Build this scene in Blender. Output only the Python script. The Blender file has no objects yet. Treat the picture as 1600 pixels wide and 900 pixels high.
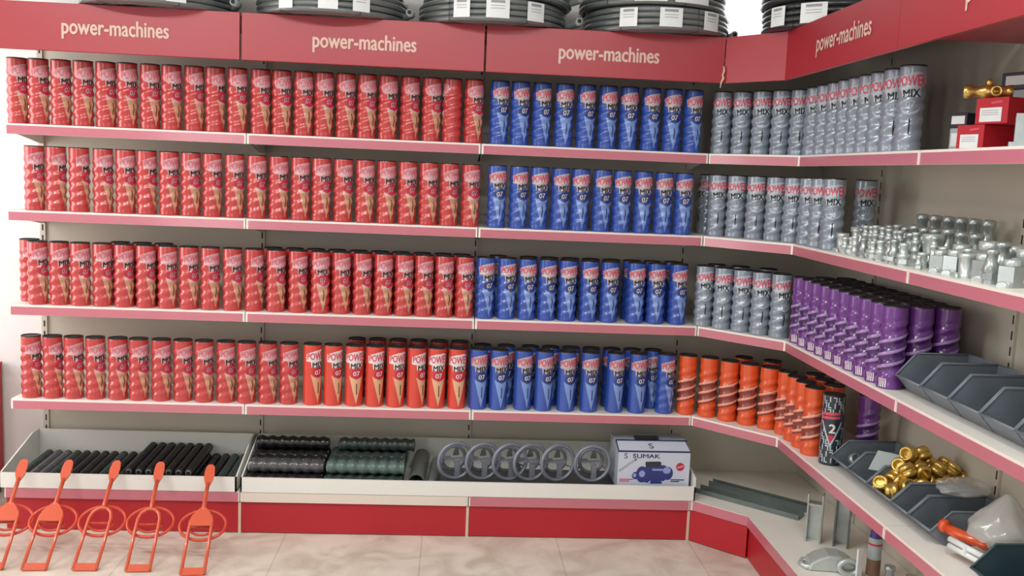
import bpy, bmesh, math, random
from mathutils import Vector, Matrix, Euler
random.seed(11)
PI = math.pi
S = bpy.context.scene
COL = S.collection

# ---------------------------------------------------------------- camera, light, exposure
CX, CY, CZ = 1.8932, -4.1140, 1.6240
cam = bpy.data.cameras.new('camera')
cam.sensor_width = 36.0
cam.lens = 1469.77 / 1600 * 36.0
cam.clip_start = 0.05
co = bpy.data.objects.new('camera', cam); COL.objects.link(co)
F = Vector((0.06408619, 0.99049869, -0.12167709))
Rv = Vector((0.99736924, -0.05943251, 0.04150142))
U = Vector((-0.03387553, 0.12401666, 0.99170173))
m = Matrix(((Rv.x, U.x, -F.x, CX), (Rv.y, U.y, -F.y, CY), (Rv.z, U.z, -F.z, CZ), (0, 0, 0, 1)))
co.matrix_world = m
S.camera = co

W = bpy.data.worlds.new('world'); S.world = W; W.use_nodes = True
W.node_tree.nodes['Background'].inputs[0].default_value = (0.93, 0.95, 1.0, 1)
W.node_tree.nodes['Background'].inputs[1].default_value = 0.50

def area(name, loc, target, sx, sy, power, col=(1, 1, 1)):
    L = bpy.data.lights.new(name, 'AREA'); L.shape = 'RECTANGLE'; L.size = sx; L.size_y = sy
    L.energy = power; L.color = col
    o = bpy.data.objects.new(name, L); COL.objects.link(o); o.location = loc
    o.rotation_euler = (Vector(target) - Vector(loc)).to_track_quat('-Z', 'Y').to_euler()
    return o
# daylight through the shop front (behind and left of the camera)
area('shop_front_daylight', (-2.6, -7.0, 1.7), (0.6, 0, 1.3), 4.2, 2.6, 190, (1.0, 0.97, 0.95))
# daylight through the window in the left wall
area('side_window_daylight', (-1.35, -0.55, 1.55), (0.2, 0.35, 1.0), 1.1, 1.9, 35, (1.0, 0.98, 0.97))
# ceiling fluorescent battens
area('ceiling_batten_light', (-0.1, -2.3, 2.93), (0.2, -1.6, 0), 1.3, 0.16, 40, (1.0, 0.98, 0.96))
area('ceiling_batten_light', (1.5, -2.3, 2.93), (1.5, -1.8, 0), 1.3, 0.16, 34, (0.98, 1.0, 0.98))
area('ceiling_batten_light', (2.7, -3.0, 2.93), (2.9, -2.4, 0), 0.16, 1.3, 34, (0.93, 1.0, 0.98))

S.view_settings.view_transform = 'Standard'
S.view_settings.look = 'None'
S.view_settings.gamma = 1.0
S.view_settings.use_curve_mapping = False
S.view_settings.exposure = -0.22

# ---------------------------------------------------------------- dimensions
Z1, Z2, Z3, Z4 = 1.7425, 1.3797, 0.974, 0.5607
ZS = [Z1, Z2, Z3, Z4]
SHELF = ['top shelf', 'second shelf', 'third shelf', 'fourth shelf']
ZD = 0.19
XR = 3.2926
YC = -0.3174
D = 0.36
HT, HB, HY = 2.2255, 2.0356, -0.12

# ---------------------------------------------------------------- materials
MATS = {}
def lin(c):
    c /= 255.0
    return c / 12.92 if c <= 0.04045 else ((c + 0.055) / 1.055) ** 2.4
def mat(name, rgb, rough=0.5, metal=0.0, coat=0.0, var=0.08, scale=30.0, bump=0.0, alpha=1.0, trans=0.0, emit=0.0, crough=0.12):
    if name in MATS: return MATS[name]
    M = bpy.data.materials.new(name); M.use_nodes = True
    nt = M.node_tree; b = nt.nodes['Principled BSDF']
    c = [lin(v) for v in rgb]
    tc = nt.nodes.new('ShaderNodeTexCoord'); nz = nt.nodes.new('ShaderNodeTexNoise')
    nz.inputs['Scale'].default_value = scale; nz.inputs['Detail'].default_value = 3
    nt.links.new(tc.outputs['Object'], nz.inputs['Vector'])
    mx = nt.nodes.new('ShaderNodeMix'); mx.data_type = 'RGBA'
    mx.inputs[6].default_value = (*[v * (1 - var) for v in c], 1)
    mx.inputs[7].default_value = (*[min(1, v * (1 + var)) for v in c], 1)
    nt.links.new(nz.outputs[0], mx.inputs[0])
    nt.links.new(mx.outputs[2], b.inputs['Base Color'])
    b.inputs['Roughness'].default_value = rough
    b.inputs['Metallic'].default_value = metal
    b.inputs['Coat Weight'].default_value = coat
    b.inputs['Coat Roughness'].default_value = crough
    if alpha < 1: b.inputs['Alpha'].default_value = alpha
    if trans: b.inputs['Transmission Weight'].default_value = trans
    if emit:
        b.inputs['Emission Color'].default_value = (*c, 1); b.inputs['Emission Strength'].default_value = emit
    if bump:
        bp = nt.nodes.new('ShaderNodeBump'); bp.inputs['Strength'].default_value = bump; bp.inputs['Distance'].default_value = 0.003
        nt.links.new(nz.outputs[0], bp.inputs['Height']); nt.links.new(bp.outputs[0], b.inputs['Normal'])
    MATS[name] = M
    return M

M_wall = mat('painted plaster', (232, 230, 228), 0.8, scale=4, var=.03)
M_ceil = mat('ceiling paint', (225, 225, 222), 0.9, scale=4)
M_panel = mat('beige shelving panel', (206, 200, 186), 0.5, scale=3, var=.04)
M_shelf = mat('off white enamel shelf', (240, 234, 226), 0.4, scale=5, var=.03)
M_canopy = mat('shade darkened brown canopy board', (112, 92, 84), 0.6, scale=4)  # brown darkened to paint in the shade under the header
M_slot = mat('dark slot', (40, 36, 34), 0.7)
M_strip = mat('pink tinted price strip', (198, 116, 130), 0.3, coat=.6, scale=6, var=.05)
M_cream = mat('cream enamel', (226, 214, 202), 0.4, scale=6, var=.03)
M_tray = mat('white enamel tray', (232, 232, 226), 0.35, coat=.2, scale=5, var=.03)
M_fascia = mat('red gloss fascia', (166, 26, 42), 0.45, coat=.85, crough=.38, scale=3, var=.06)
M_kick = mat('red kick board', (178, 26, 40), 0.42, coat=.1, scale=3, var=.06)
M_letter = mat('cream lettering', (222, 188, 174), 0.5)
M_gold = mat('chipped edge', (214, 190, 170), 0.6)
M_black = mat('black plastic', (24, 24, 26), 0.35, coat=.3)
M_lid = mat('dark steel lid', (34, 28, 30), 0.4)
M_red = mat('red printed can', (190, 60, 60), 0.3, coat=.8, var=.05, scale=9)
M_red2 = mat('bright red printed can', (214, 66, 52), 0.3, coat=.6, var=.05, scale=9)
M_blue = mat('blue printed can', (50, 82, 170), 0.3, coat=.6, var=.05, scale=9)
M_grey = mat('silver grey printed can', (146, 156, 170), 0.3, metal=.25, coat=.6, var=.06, scale=9)
M_orange = mat('orange printed can', (222, 84, 36), 0.28, coat=.6, var=.05, scale=9)
M_orband = mat('brown printed band', (128, 52, 46), 0.3, coat=.6)
M_orline = mat('pale pink printed stripe', (240, 168, 146), 0.3, coat=.4)
M_purple = mat('purple printed can', (108, 54, 134), 0.28, coat=.6, var=.06, scale=9)
M_puband = mat('dark purple printed band', (56, 24, 82), 0.3, coat=.6)
M_puline = mat('pale lilac printed stripe', (176, 148, 196), 0.3, coat=.4)
M_white = mat('white print', (228, 216, 218), 0.4, coat=.3)
M_halo = mat('pale grey print', (186, 176, 182), 0.4, coat=.3)
M_pinkp = mat('pink print', (214, 78, 100), 0.35, coat=.3)
M_pinkr = mat('red print', (196, 40, 70), 0.35, coat=.3)
M_blackp = mat('black print', (26, 22, 28), 0.35, coat=.3)
M_tan = mat('tan print', (226, 176, 138), 0.35, coat=.4)
M_tanr = mat('dull tan print', (206, 156, 126), 0.35, coat=.4)
M_halor = mat('pale pink grey print', (202, 158, 162), 0.4, coat=.3)
M_pinks = mat('soft pink print', (212, 104, 122), 0.35, coat=.3)
M_tanD = mat('brown print', (104, 66, 46), 0.35, coat=.4)
M_lblue = mat('light blue print', (126, 156, 216), 0.35, coat=.4)
M_dblue = mat('dark blue print', (40, 62, 120), 0.35, coat=.4)
M_silv = mat('light silver print', (182, 192, 202), 0.3, coat=.4)
M_slate = mat('dark slate print', (36, 50, 60), 0.35, coat=.4)
M_hose = mat('black hose', (38, 42, 44), 0.35, coat=.5, scale=20)
M_hoseg = mat('plastic wrapped hose', (104, 110, 110), 0.3, coat=.8, scale=14, var=.2)
M_hosee = mat('pale wrapped hose end', (150, 158, 158), .4)
M_label = mat('white paper label', (232, 236, 236), 0.5)
M_print = mat('grey small print', (150, 154, 156), 0.5)
M_osteel = mat('orange enamelled steel', (214, 88, 54), 0.3, coat=.8)
M_ring = mat('orange hoop enamel', (206, 66, 34), 0.35, coat=.4)
M_rub = mat('black ribbed rubber', (20, 19, 22), 0.3, coat=.4)
M_rubs = mat('shiny dark ribbed plastic', (74, 74, 78), 0.22, coat=.8)
M_rubg = mat('dark green ribbed plastic', (46, 58, 56), 0.34, coat=.3)
M_rubt = mat('grey green ribbed plastic', (84, 106, 100), 0.34, coat=.3)
M_pvc = mat('grey pipe', (96, 100, 98), 0.35, coat=.3)
M_hoop = mat('grey painted metal', (128, 134, 148), 0.35, metal=.2, coat=.3)
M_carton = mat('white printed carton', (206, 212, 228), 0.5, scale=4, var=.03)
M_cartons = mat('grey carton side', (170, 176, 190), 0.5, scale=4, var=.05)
M_navy = mat('navy print', (40, 46, 98), 0.4)
M_motor = mat('blue motor print', (52, 62, 128), 0.4)
M_motorl = mat('light blue motor print', (150, 166, 214), 0.4)
M_galv = mat('galvanised steel', (176, 184, 184), 0.3, metal=.65, scale=40, var=.15)
M_galvw = mat('bright zinc', (200, 208, 206), 0.32, metal=.5, scale=40, var=.1)
M_galvd = mat('dark galvanised steel', (118, 128, 126), 0.35, metal=.5, scale=30, var=.15)
M_brass = mat('brass', (222, 190, 108), 0.3, metal=.85, scale=30, var=.1)
M_bin = mat('blue grey plastic bin', (112, 121, 130), 0.4, scale=20, var=.12)
M_bint = mat('dark teal plastic bin', (62, 84, 92), 0.4, scale=20, var=.1)
M_bag = mat('clear plastic bag', (205, 210, 210), 0.18, alpha=.42, coat=1, scale=25, var=.1, bump=.6)
M_bagw = mat('milky plastic bag', (222, 222, 218), 0.22, alpha=.58, coat=1, scale=20, var=.06, bump=.5)
M_boxred = mat('red carton', (186, 24, 42), 0.45, scale=5, var=.05)
M_green = mat('green plastic', (24, 120, 72), 0.4)
M_teal = mat('teal plastic', (96, 160, 150), 0.4)
M_violet = mat('violet cap plastic', (66, 50, 130), 0.4)
M_card = mat('pale grey card', (168, 178, 180), 0.5)
M_brown = mat('brown label', (120, 92, 70), 0.5)

# floor tiles: cream stone with soft veins and thin joints
M_floor = bpy.data.materials.new('cream stone tiles'); M_floor.use_nodes = True
nt = M_floor.node_tree; b = nt.nodes['Principled BSDF']
tc = nt.nodes.new('ShaderNodeTexCoord'); n1 = nt.nodes.new('ShaderNodeTexNoise'); n1.inputs['Scale'].default_value = 4.5; n1.inputs['Detail'].default_value = 6
n1.inputs['Distortion'].default_value = 1.2
cr = nt.nodes.new('ShaderNodeValToRGB')
cr.color_ramp.elements[0].position = .35; cr.color_ramp.elements[0].color = (lin(198), lin(186), lin(170), 1)
cr.color_ramp.elements[1].position = .62; cr.color_ramp.elements[1].color = (lin(226), lin(218), lin(204), 1)
br = nt.nodes.new('ShaderNodeTexBrick'); br.offset = 0; br.inputs['Scale'].default_value = 1.0
br.inputs['Brick Width'].default_value = .6; br.inputs['Row Height'].default_value = .6
br.inputs['Mortar Size'].default_value = .003; br.inputs['Color1'].default_value = (1, 1, 1, 1); br.inputs['Color2'].default_value = (1, 1, 1, 1)
br.inputs['Mortar'].default_value = (.8, .77, .72, 1)
mm = nt.nodes.new('ShaderNodeMix'); mm.data_type = 'RGBA'; mm.blend_type = 'MULTIPLY'; mm.inputs[0].default_value = 1
for a_, b_ in ((tc.outputs['Object'], n1.inputs['Vector']), (tc.outputs['Object'], br.inputs['Vector']), (n1.outputs[0], cr.inputs[0]),
               (cr.outputs[0], mm.inputs[6]), (br.outputs[0], mm.inputs[7]), (mm.outputs[2], b.inputs['Base Color'])): nt.links.new(a_, b_)
b.inputs['Roughness'].default_value = .45

# ---------------------------------------------------------------- mesh helpers
class MB:
    def __init__(s): s.v = []; s.f = []; s.mi = []; s.sm = []; s.mats = []; s.xf = Matrix.Identity(4)
    def mat(s, m):
        if m not in s.mats: s.mats.append(m)
        return s.mats.index(m)
    def add(s, vs, fs, m, smooth=False):
        o = len(s.v); i = s.mat(m)
        s.v += [s.xf @ Vector(v) for v in vs]
        for f in fs: s.f.append([a + o for a in f]); s.mi.append(i); s.sm.append(smooth)
        return s
    def box(s, a, b, m):
        x0, y0, z0 = a; x1, y1, z1 = b
        vs = [(x0, y0, z0), (x1, y0, z0), (x1, y1, z0), (x0, y1, z0), (x0, y0, z1), (x1, y0, z1), (x1, y1, z1), (x0, y1, z1)]
        return s.add(vs, [(0, 3, 2, 1), (4, 5, 6, 7), (0, 1, 5, 4), (1, 2, 6, 5), (2, 3, 7, 6), (3, 0, 4, 7)], m)
    def prism(s, pts, z0, z1, m, axis='z'):
        n = len(pts)
        def P(p, t): return (p[0], p[1], t) if axis == 'z' else ((p[0], t, p[1]) if axis == 'y' else (t, p[0], p[1]))
        vs = [P(p, z0) for p in pts] + [P(p, z1) for p in pts]
        fs = [tuple(range(n))[::-1], tuple(range(n, 2 * n))] + [(i, (i + 1) % n, n + (i + 1) % n, n + i) for i in range(n)]
        return s.add(vs, fs, m)
    def lathe(s, prof, m, n=20, axis='z', cap=True, smooth=True, seg=None):
        # prof: (r, t) list
        vs = []; fs = []
        for r, t in prof:
            for k in range(n):
                a = 2 * PI * k / n; c, q = r * math.cos(a), r * math.sin(a)
                vs.append((c, q, t) if axis == 'z' else ((c, t, q) if axis == 'y' else (t, c, q)))
        for i in range(len(prof) - 1):
            for k in range(n):
                k2 = (k + 1) % n; fs.append((i * n + k, i * n + k2, (i + 1) * n + k2, (i + 1) * n + k))
        s.add(vs, fs, m, smooth)
        if cap:
            o = len(vs)
            s.add(vs[:n], [tuple(range(n))[::-1]], m); s.add(vs[-n:], [tuple(range(n))], m)
        return s
    def tube(s, path, r, m, n=8, closed=False, cap=True):
        P = [Vector(p) for p in path]; N = len(P); vs = []; fs = []
        up = None
        for i in range(N):
            a = P[i - 1] if (i > 0 or closed) else P[i]; c = P[(i + 1) % N] if (i < N - 1 or closed) else P[i]
            t = (c - a).normalized()
            if up is None:
                up = Vector((0, 0, 1)) if abs(t.z) < .9 else Vector((0, 1, 0))
            u = (up - t * up.dot(t)).normalized(); w = t.cross(u); up = u
            rr = r[i] if isinstance(r, (list, tuple)) else r
            for k in range(n):
                q = 2 * PI * k / n; vs.append(P[i] + (u * math.cos(q) + w * math.sin(q)) * rr)
        for i in range(N if closed else N - 1):
            j = (i + 1) % N
            for k in range(n):
                k2 = (k + 1) % n; fs.append((i * n + k, i * n + k2, j * n + k2, j * n + k))
        if cap and not closed:
            fs.append(tuple(range(n))[::-1]); fs.append(tuple(range((N - 1) * n, N * n)))
        return s.add(vs, fs, m, True)
    def build(s, name, parent=None, loc=None, bevel=0.0):
        me = bpy.data.meshes.new(name); me.from_pydata([tuple(v) for v in s.v], [], s.f)
        for m_ in s.mats: me.materials.append(m_)
        me.polygons.foreach_set('material_index', s.mi); me.polygons.foreach_set('use_smooth', s.sm)
        bm = bmesh.new(); bm.from_mesh(me); bmesh.ops.recalc_face_normals(bm, faces=bm.faces); bm.to_mesh(me); bm.free()
        o = bpy.data.objects.new(name, me); COL.objects.link(o)
        if parent: o.parent = parent
        if loc: o.location = loc
        if bevel:
            md = o.modifiers.new('bevel', 'BEVEL'); md.width = bevel; md.segments = 2; md.limit_method = 'ANGLE'
        return o
def tag(o, label=None, cat=None, group=None, kind=None):
    if label: o['label'] = label
    if cat: o['category'] = cat
    if group: o['group'] = group
    if kind: o['kind'] = kind
    return o
def empty(name, loc=(0, 0, 0), rz=0.0, label=None, cat=None, group=None):
    o = bpy.data.objects.new(name, None); COL.objects.link(o); o.location = loc; o.rotation_euler = (0, 0, rz)
    o.empty_display_size = .05
    return tag(o, label, cat, group)
def copy_tree(o):
    c = o.copy(); COL.objects.link(c)
    for ch in list(o.children):
        d = ch.copy(); COL.objects.link(d); d.parent = c
        for g in list(ch.children):
            e = g.copy(); COL.objects.link(e); e.parent = d
    return c
ORD = ['first', 'second', 'third', 'fourth', 'fifth', 'sixth', 'seventh', 'eighth', 'ninth', 'tenth', 'eleventh', 'twelfth', 'thirteenth', 'fourteenth',
       'fifteenth', 'sixteenth', 'seventeenth', 'eighteenth', 'nineteenth', 'twentieth', 'twenty-first', 'twenty-second', 'twenty-third', 'twenty-fourth',
       'twenty-fifth', 'twenty-sixth']
def text_mesh(txt, bold=0.03):
    cu = bpy.data.curves.new('txt', 'FONT'); cu.body = txt; cu.size = 1; cu.resolution_u = 3
    o = bpy.data.objects.new('txt', cu); COL.objects.link(o)
    dg = bpy.context.evaluated_depsgraph_get()
    me = bpy.data.meshes.new_from_object(o.evaluated_get(dg))
    vs = [(v.co.x, v.co.y) for v in me.vertices]; fs = [tuple(p.vertices) for p in me.polygons]
    COL.objects.unlink(o); bpy.data.objects.remove(o); bpy.data.curves.remove(cu); bpy.data.meshes.remove(me)
    # embolden: overlaid copies shifted by a fraction of the letter height
    n0 = len(vs); v0 = list(vs); f0 = list(fs)
    if bold:
        for k, (dx, dy) in enumerate(((-1, 0), (1, 0), (0, .6), (0, -.6))):
            vs += [(a + dx * bold, b_ + dy * bold) for a, b_ in v0]; fs += [tuple(i + n0 * (k + 1) for i in f) for f in f0]
    x0 = min(v[0] for v in vs); x1 = max(v[0] for v in vs); y0 = min(v[1] for v in vs); y1 = max(v[1] for v in vs)
    return [((x - x0) / (x1 - x0) - .5, (y - y0) / (y1 - y0) - .5) for x, y in vs], fs
def flat_text(mb, txt, c, du, dv, w, h, m, bold=.03, off=(0, 0, 0)):
    """lettering lying on a plane: centre c, unit vectors du (right), dv (up)"""
    vs, fs = text_mesh(txt, bold); c = Vector(c) + Vector(off); du = Vector(du); dv = Vector(dv)
    n0 = len(vs) // (5 if bold else 1); nn = du.cross(dv)
    mb.add([c + du * (x * w) + dv * (y * h) + nn * (.0002 * (i // n0)) for i, (x, y) in enumerate(vs)], fs, m)
def flat_poly(mb, pts, c, du, dv, m):
    c = Vector(c); du = Vector(du); dv = Vector(dv)
    mb.add([c + du * x + dv * y for x, y in pts], [tuple(range(len(pts)))], m)

# ---------------------------------------------------------------- room
def structure(name, mb, **k): return tag(mb.build(name, **k), kind='structure')
structure('floor', MB().box((-1.6, -7.2, -.05), (3.75, .5, 0), M_floor))
structure('wall_back', MB().box((-1.6, .42, 0), (3.75, .5, 3.0), M_wall))
structure('wall_right', MB().box((3.70, -7.2, 0), (3.78, .42, 3.0), M_wall))
structure('ceiling', MB().box((-1.6, -7.2, 3.0), (3.78, .5, 3.05), M_ceil))
wl = MB()
wl.box((-1.6, -7.2, 0), (-1.52, .42, .55), M_wall); wl.box((-1.6, -7.2, 2.55), (-1.52, .42, 3.0), M_wall)
wl.box((-1.6, .05, .55), (-1.52, .42, 2.55), M_wall); wl.box((-1.6, -7.2, .55), (-1.52, -1.2, 2.55), M_wall)
structure('wall_left', wl)
wf = MB()
for a, b_ in (((-1.6, -1.2, .55), (-1.52, .05, .6)), ((-1.6, -1.2, 2.5), (-1.52, .05, 2.55)), ((-1.6, -1.2, .55), (-1.52, -1.15, 2.55)), ((-1.6, 0, .55), (-1.52, .05, 2.55)),
              ((-1.58, -.6, .6), (-1.54, -.56, 2.5))): wf.box(a, b_, M_cream)
structure('window_1', wf)
# added glowing pane for the white glare high near the back corner
M_glow = mat('white glow pane', (244, 250, 252), .5, emit=1.5)
w2 = MB(); w2.box((2.86, .405, 2.30), (3.52, .425, 2.92), M_glow)
for a, b_ in (((2.83, .395, 2.27), (3.55, .43, 2.30)), ((2.83, .395, 2.92), (3.55, .43, 2.95)), ((2.83, .395, 2.27), (2.86, .43, 2.95)), ((3.52, .395, 2.27), (3.55, .43, 2.95))): w2.box(a, b_, M_cream)
structure('added_glow_pane', w2)

# ---------------------------------------------------------------- shelving
def upright(mb, a, b_, zt, face):
    """slotted post between corners a and b_ (xy); face: 'y' slots seen from -y, 'x' slots seen from -x"""
    mb.box((a[0], a[1], 0), (b_[0], b_[1], zt), M_panel)
    z = .22
    while z < zt - .05:
        if face == 'y':
            xm = (a[0] + b_[0]) / 2; mb.box((xm - .003, a[1] - .0012, z), (xm + .003, a[1] + .001, z + .028), M_slot)
        else:
            ym = (a[1] + b_[1]) / 2; mb.box((a[0] - .0012, ym - .003, z), (a[0] + .001, ym + .003, z + .028), M_slot)
        z += .05
def shelf_shape(name, parent, poly, z, fronts, last=False):
    """sheet metal shelf: plan polygon, lip on the given front edges, price strip over each lip"""
    s = MB(); s.prism(poly, z - .012, z, M_shelf)
    for (p, q) in fronts:
        p = Vector(p); q = Vector(q); d = (q - p).normalized(); nrm = Vector((d.y, -d.x))
        a = p; b_ = q; a2 = p - nrm * .012; b2 = q - nrm * .012
        s.prism([a, b_, b2, a2], z - .044, z - .0122, M_shelf)
    o = s.build(name, parent)
    for (p, q) in fronts:
        p = Vector(p); q = Vector(q); d = (q - p).normalized(); nrm = Vector((d.y, -d.x))
        a = p + d * .009; b_ = q - d * .009
        t = MB(); t.prism([a + nrm * .003, b_ + nrm * .003, b_, a], z - .043, z - .008, M_strip)
        t.build('price_strip', o)
    return o
def header_text(mb, c, du, w):
    flat_text(mb, 'power-machines', c, du, (0, 0, 1), w, .083, M_letter, .028)

BAYN = ['leftmost', 'middle', 'third']
for i in range(3):
    x0, x1 = i, i + 1
    bay = empty('shelving_bay', (x0, 0, 0), 0, ['leftmost red and white wall shelving bay, end standing free beside white wall', 'middle wall shelving bay holding only red cans and a white tray below',
                'wall shelving bay holding blue cans, left of the angled corner'][i], 'shelving', 'red and white shelving bays')
    M = Matrix.Translation((-x0, 0, 0))
    def mk(): q = MB(); q.xf = M; return q
    q = mk(); q.box((x0 + .012, .362, 0), (x1 - .012, .374, HT - .02), M_panel)
    for zz in (.62, 1.02, 1.42, 1.80): q.box((x0 + .012, .3605, zz), (x1 - .012, .362, zz + .002), M_slot)
    q.build('back_panel', bay)
    q = mk(); upright(q, (x0 - .012, .352), (x0 + .012, .39), HT - .02, 'y'); q.build('upright', bay)
    if i == 2:
        q = mk(); upright(q, (x1 - .012, .352), (x1 + .012, .39), HT - .02, 'y'); q.build('upright', bay)
    for z in ZS:
        M2 = shelf_shape('shelf', bay, [(x0 - x0 + .002, 0), (x1 - x0 - .002, 0), (x1 - x0 - .002, .352), (.002, .352)], z, [((.002, 0), (.998, 0))])
        for xx in (.004, .990):
            br_ = MB(); br_.add([(xx, .35, z - .012), (xx, .35, z - .075), (xx, .32, z - .075), (xx, .02, z - .03), (xx, .012, z - .012),
                     (xx + .006, .35, z - .012), (xx + .006, .35, z - .075), (xx + .006, .32, z - .075), (xx + .006, .02, z - .03), (xx + .006, .012, z - .012)],
                    [(0, 1, 2, 3, 4), (9, 8, 7, 6, 5), (0, 5, 6, 1), (1, 6, 7, 2), (2, 7, 8, 3), (3, 8, 9, 4), (4, 9, 5, 0)], M_shelf)
            br_.build('shelf_bracket', bay)
    q = mk(); q.box((x0 + .002, -.079, ZD - .045), (x1 - .002, .36, ZD), M_shelf)
    dk = q.build('base_deck', bay)
    q = mk(); q.box((x0 + .008, -.083, ZD - .044), (x1 - .008, -.079, ZD - .002), M_cream if i == 1 else M_strip); q.build('price_strip', dk)
    q = mk(); q.box((x0 + .005, -.070, 0.004), (x1 - .005, -.055, ZD - .046), M_kick)
    kb = q.build('kick_board', bay)
    q = mk(); q.box((x1 - .008, -.073, 0.0), (x1 + .004, -.060, ZD - .05), M_gold); q.build('chipped_edge_trim', kb)
    xe = x1 + (.0095 if i == 2 else -.004)
    q = mk(); q.box((x0 + .004, HY, HB), (xe, HY + .016, HT), M_fascia)
    hd = q.build('header_fascia', bay, bevel=.002)
    q = mk(); q.box((x0 + .004, HY + .016, HT - .022), (xe, .36, HT - .01), M_canopy)
    q.build('canopy_board', bay)
    q = mk(); header_text(q, (x0 + (.502, .503, .518)[i], HY - .0015, (2.126, 2.121, 2.124)[i]), (1, 0, 0), .425)
    q.build('lettering', hd)

# corner bay
cb = empty('corner_shelving_bay', (3, 0, 0), 0, 'angled corner shelving bay joining the back and right runs', 'shelving', 'red and white shelving bays')
MC = Matrix.Translation((-3, 0, 0))
def mkc(): q = MB(); q.xf = MC; return q
q = mkc(); q.box((3.012, .362, 0), (3.66, .374, HT - .02), M_panel); q.box((3.652, YC, 0), (3.664, .362, HT - .02), M_panel); q.build('back_panel', cb)
for z in ZS:
    shelf_shape('shelf', cb, [(.002, 0), (XR - 3, YC), (.65, YC), (.65, .352), (.002, .352)], z, [((.002, 0), (XR - 3, YC))])
q = mkc()
BX, BY = 3.207, -.262
q.prism([(3.002, -.079), (3.014, -.079), (BX, BY), (BX, -.33), (3.65, -.33), (3.65, .36), (3.002, .36)], ZD - .045, ZD, M_shelf)
dk = q.build('base_deck', cb)
def slab(mb, p, q_, t, z0, z1, m):
    p = Vector(p); q_ = Vector(q_); d = (q_ - p).normalized(); n = Vector((d.y, -d.x))
    mb.prism([p + n * t, q_ + n * t, q_, p], z0, z1, m)
q = mkc(); slab(q, (3.014, -.079), (BX, BY), .004, ZD - .044, ZD - .002, M_strip); q.build('price_strip', dk)
q = mkc(); slab(q, (3.012, -.068), (BX + .006, BY + .002), .010, .004, ZD - .046, M_kick); q.build('kick_board', cb)
q = mkc(); slab(q, (3.0125, HY), (3.192, -.354), .0, HB, HT, M_fascia)
q = mkc(); p0, p1 = Vector((3.0125, HY)), Vector((3.192, -.354)); d_ = (p1 - p0).normalized(); n_ = Vector((-d_.y, d_.x))
q.prism([p0, p1, p1 + n_ * .014, p0 + n_ * .014], HB, HT, M_fascia); hd = q.build('header_fascia', cb)
q = mkc()
zig = [(3.006, 2.105), (3.009, 2.085), (3.003, 2.07), (3.008, 2.055), (3.000, 2.04), (2.996, 2.015)]
q.tube([(x, HY - .006, z) for x, z in zig], [.003, .005, .004, .006, .004, .002], M_gold, n=6); q.build('torn_tape', hd)
q = mkc()
pl = [(3.02, HY + .02), (3.20, -.34), (3.65, -.34), (3.65, .36), (3.02, .36)]
q.prism(pl, HT - .022, HT - .01, M_canopy); q.build('canopy_board', cb)

# right run: two bays towards the camera
for i in range(2):
    y0 = YC - i * 1.0; y1 = y0 - 1.0
    bay = empty('shelving_bay', (XR, y0, 0), 0, ['right hand shelving bay next to the corner, holding purple cans', 'nearest right hand shelving bay, cut by the frame, holding red cartons'][i], 'shelving', 'red and white shelving bays')
    M = Matrix.Translation((-XR, -y0, 0))
    def mk(): q = MB(); q.xf = M; return q
    q = mk(); q.box((3.652, y1 + .012, 0), (3.664, y0 - .012, HT - .02), M_panel); q.build('back_panel', bay)
    q = mk(); upright(q, (3.642, y0 - .012), (3.68, y0 + .012), HT - .02, 'x'); q.build('upright', bay)
    if i == 1:
        q = mk(); upright(q, (3.642, y1 - .012), (3.68, y1 + .012), HT - .02, 'x'); q.build('upright', bay)
    for z in ZS:
        shelf_shape('shelf', bay, [(0, -.002), (0, -.998), (.349, -.998), (.349, -.002)], z, [((0, -.002), (0, -.998))])
    yb = -.262 if i == 0 else y0
    q = mk(); q.box((BX, y1 + .002, ZD - .045), (3.65, y0 - .014 if i == 0 else y0 - .002, ZD), M_shelf); dk = q.build('base_deck', bay)
    q = mk(); q.box((BX - .004, y1 + .008, ZD - .044), (BX, yb - .004, ZD - .002), M_strip); q.build('price_strip', dk)
    q = mk(); q.box((BX + .008, y1 + .005, .004), (BX + .022, yb, ZD - .046), M_kick); q.build('kick_board', bay)
    yh = -.354 if i == 0 else y0 - .004
    q = mk(); q.box((3.192, y1 + .004 if i else y1 - .002, HB), (3.206, yh, HT), M_fascia); hd = q.build('header_fascia', bay)
    q = mk(); 
    if i: q.box((3.207, y1, HB + .03), (3.65, y0 - .03, HB + .042), M_fascia)
    q.box((3.207, y1, HT - .022), (3.65, y0 - .03, HT - .01), M_canopy); q.build('canopy_board', bay)
    q = mk(); header_text(q, (3.1905, (-.903, -1.92)[i], 2.127), (0, -1, 0), .46); q.build('lettering', hd)

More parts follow.
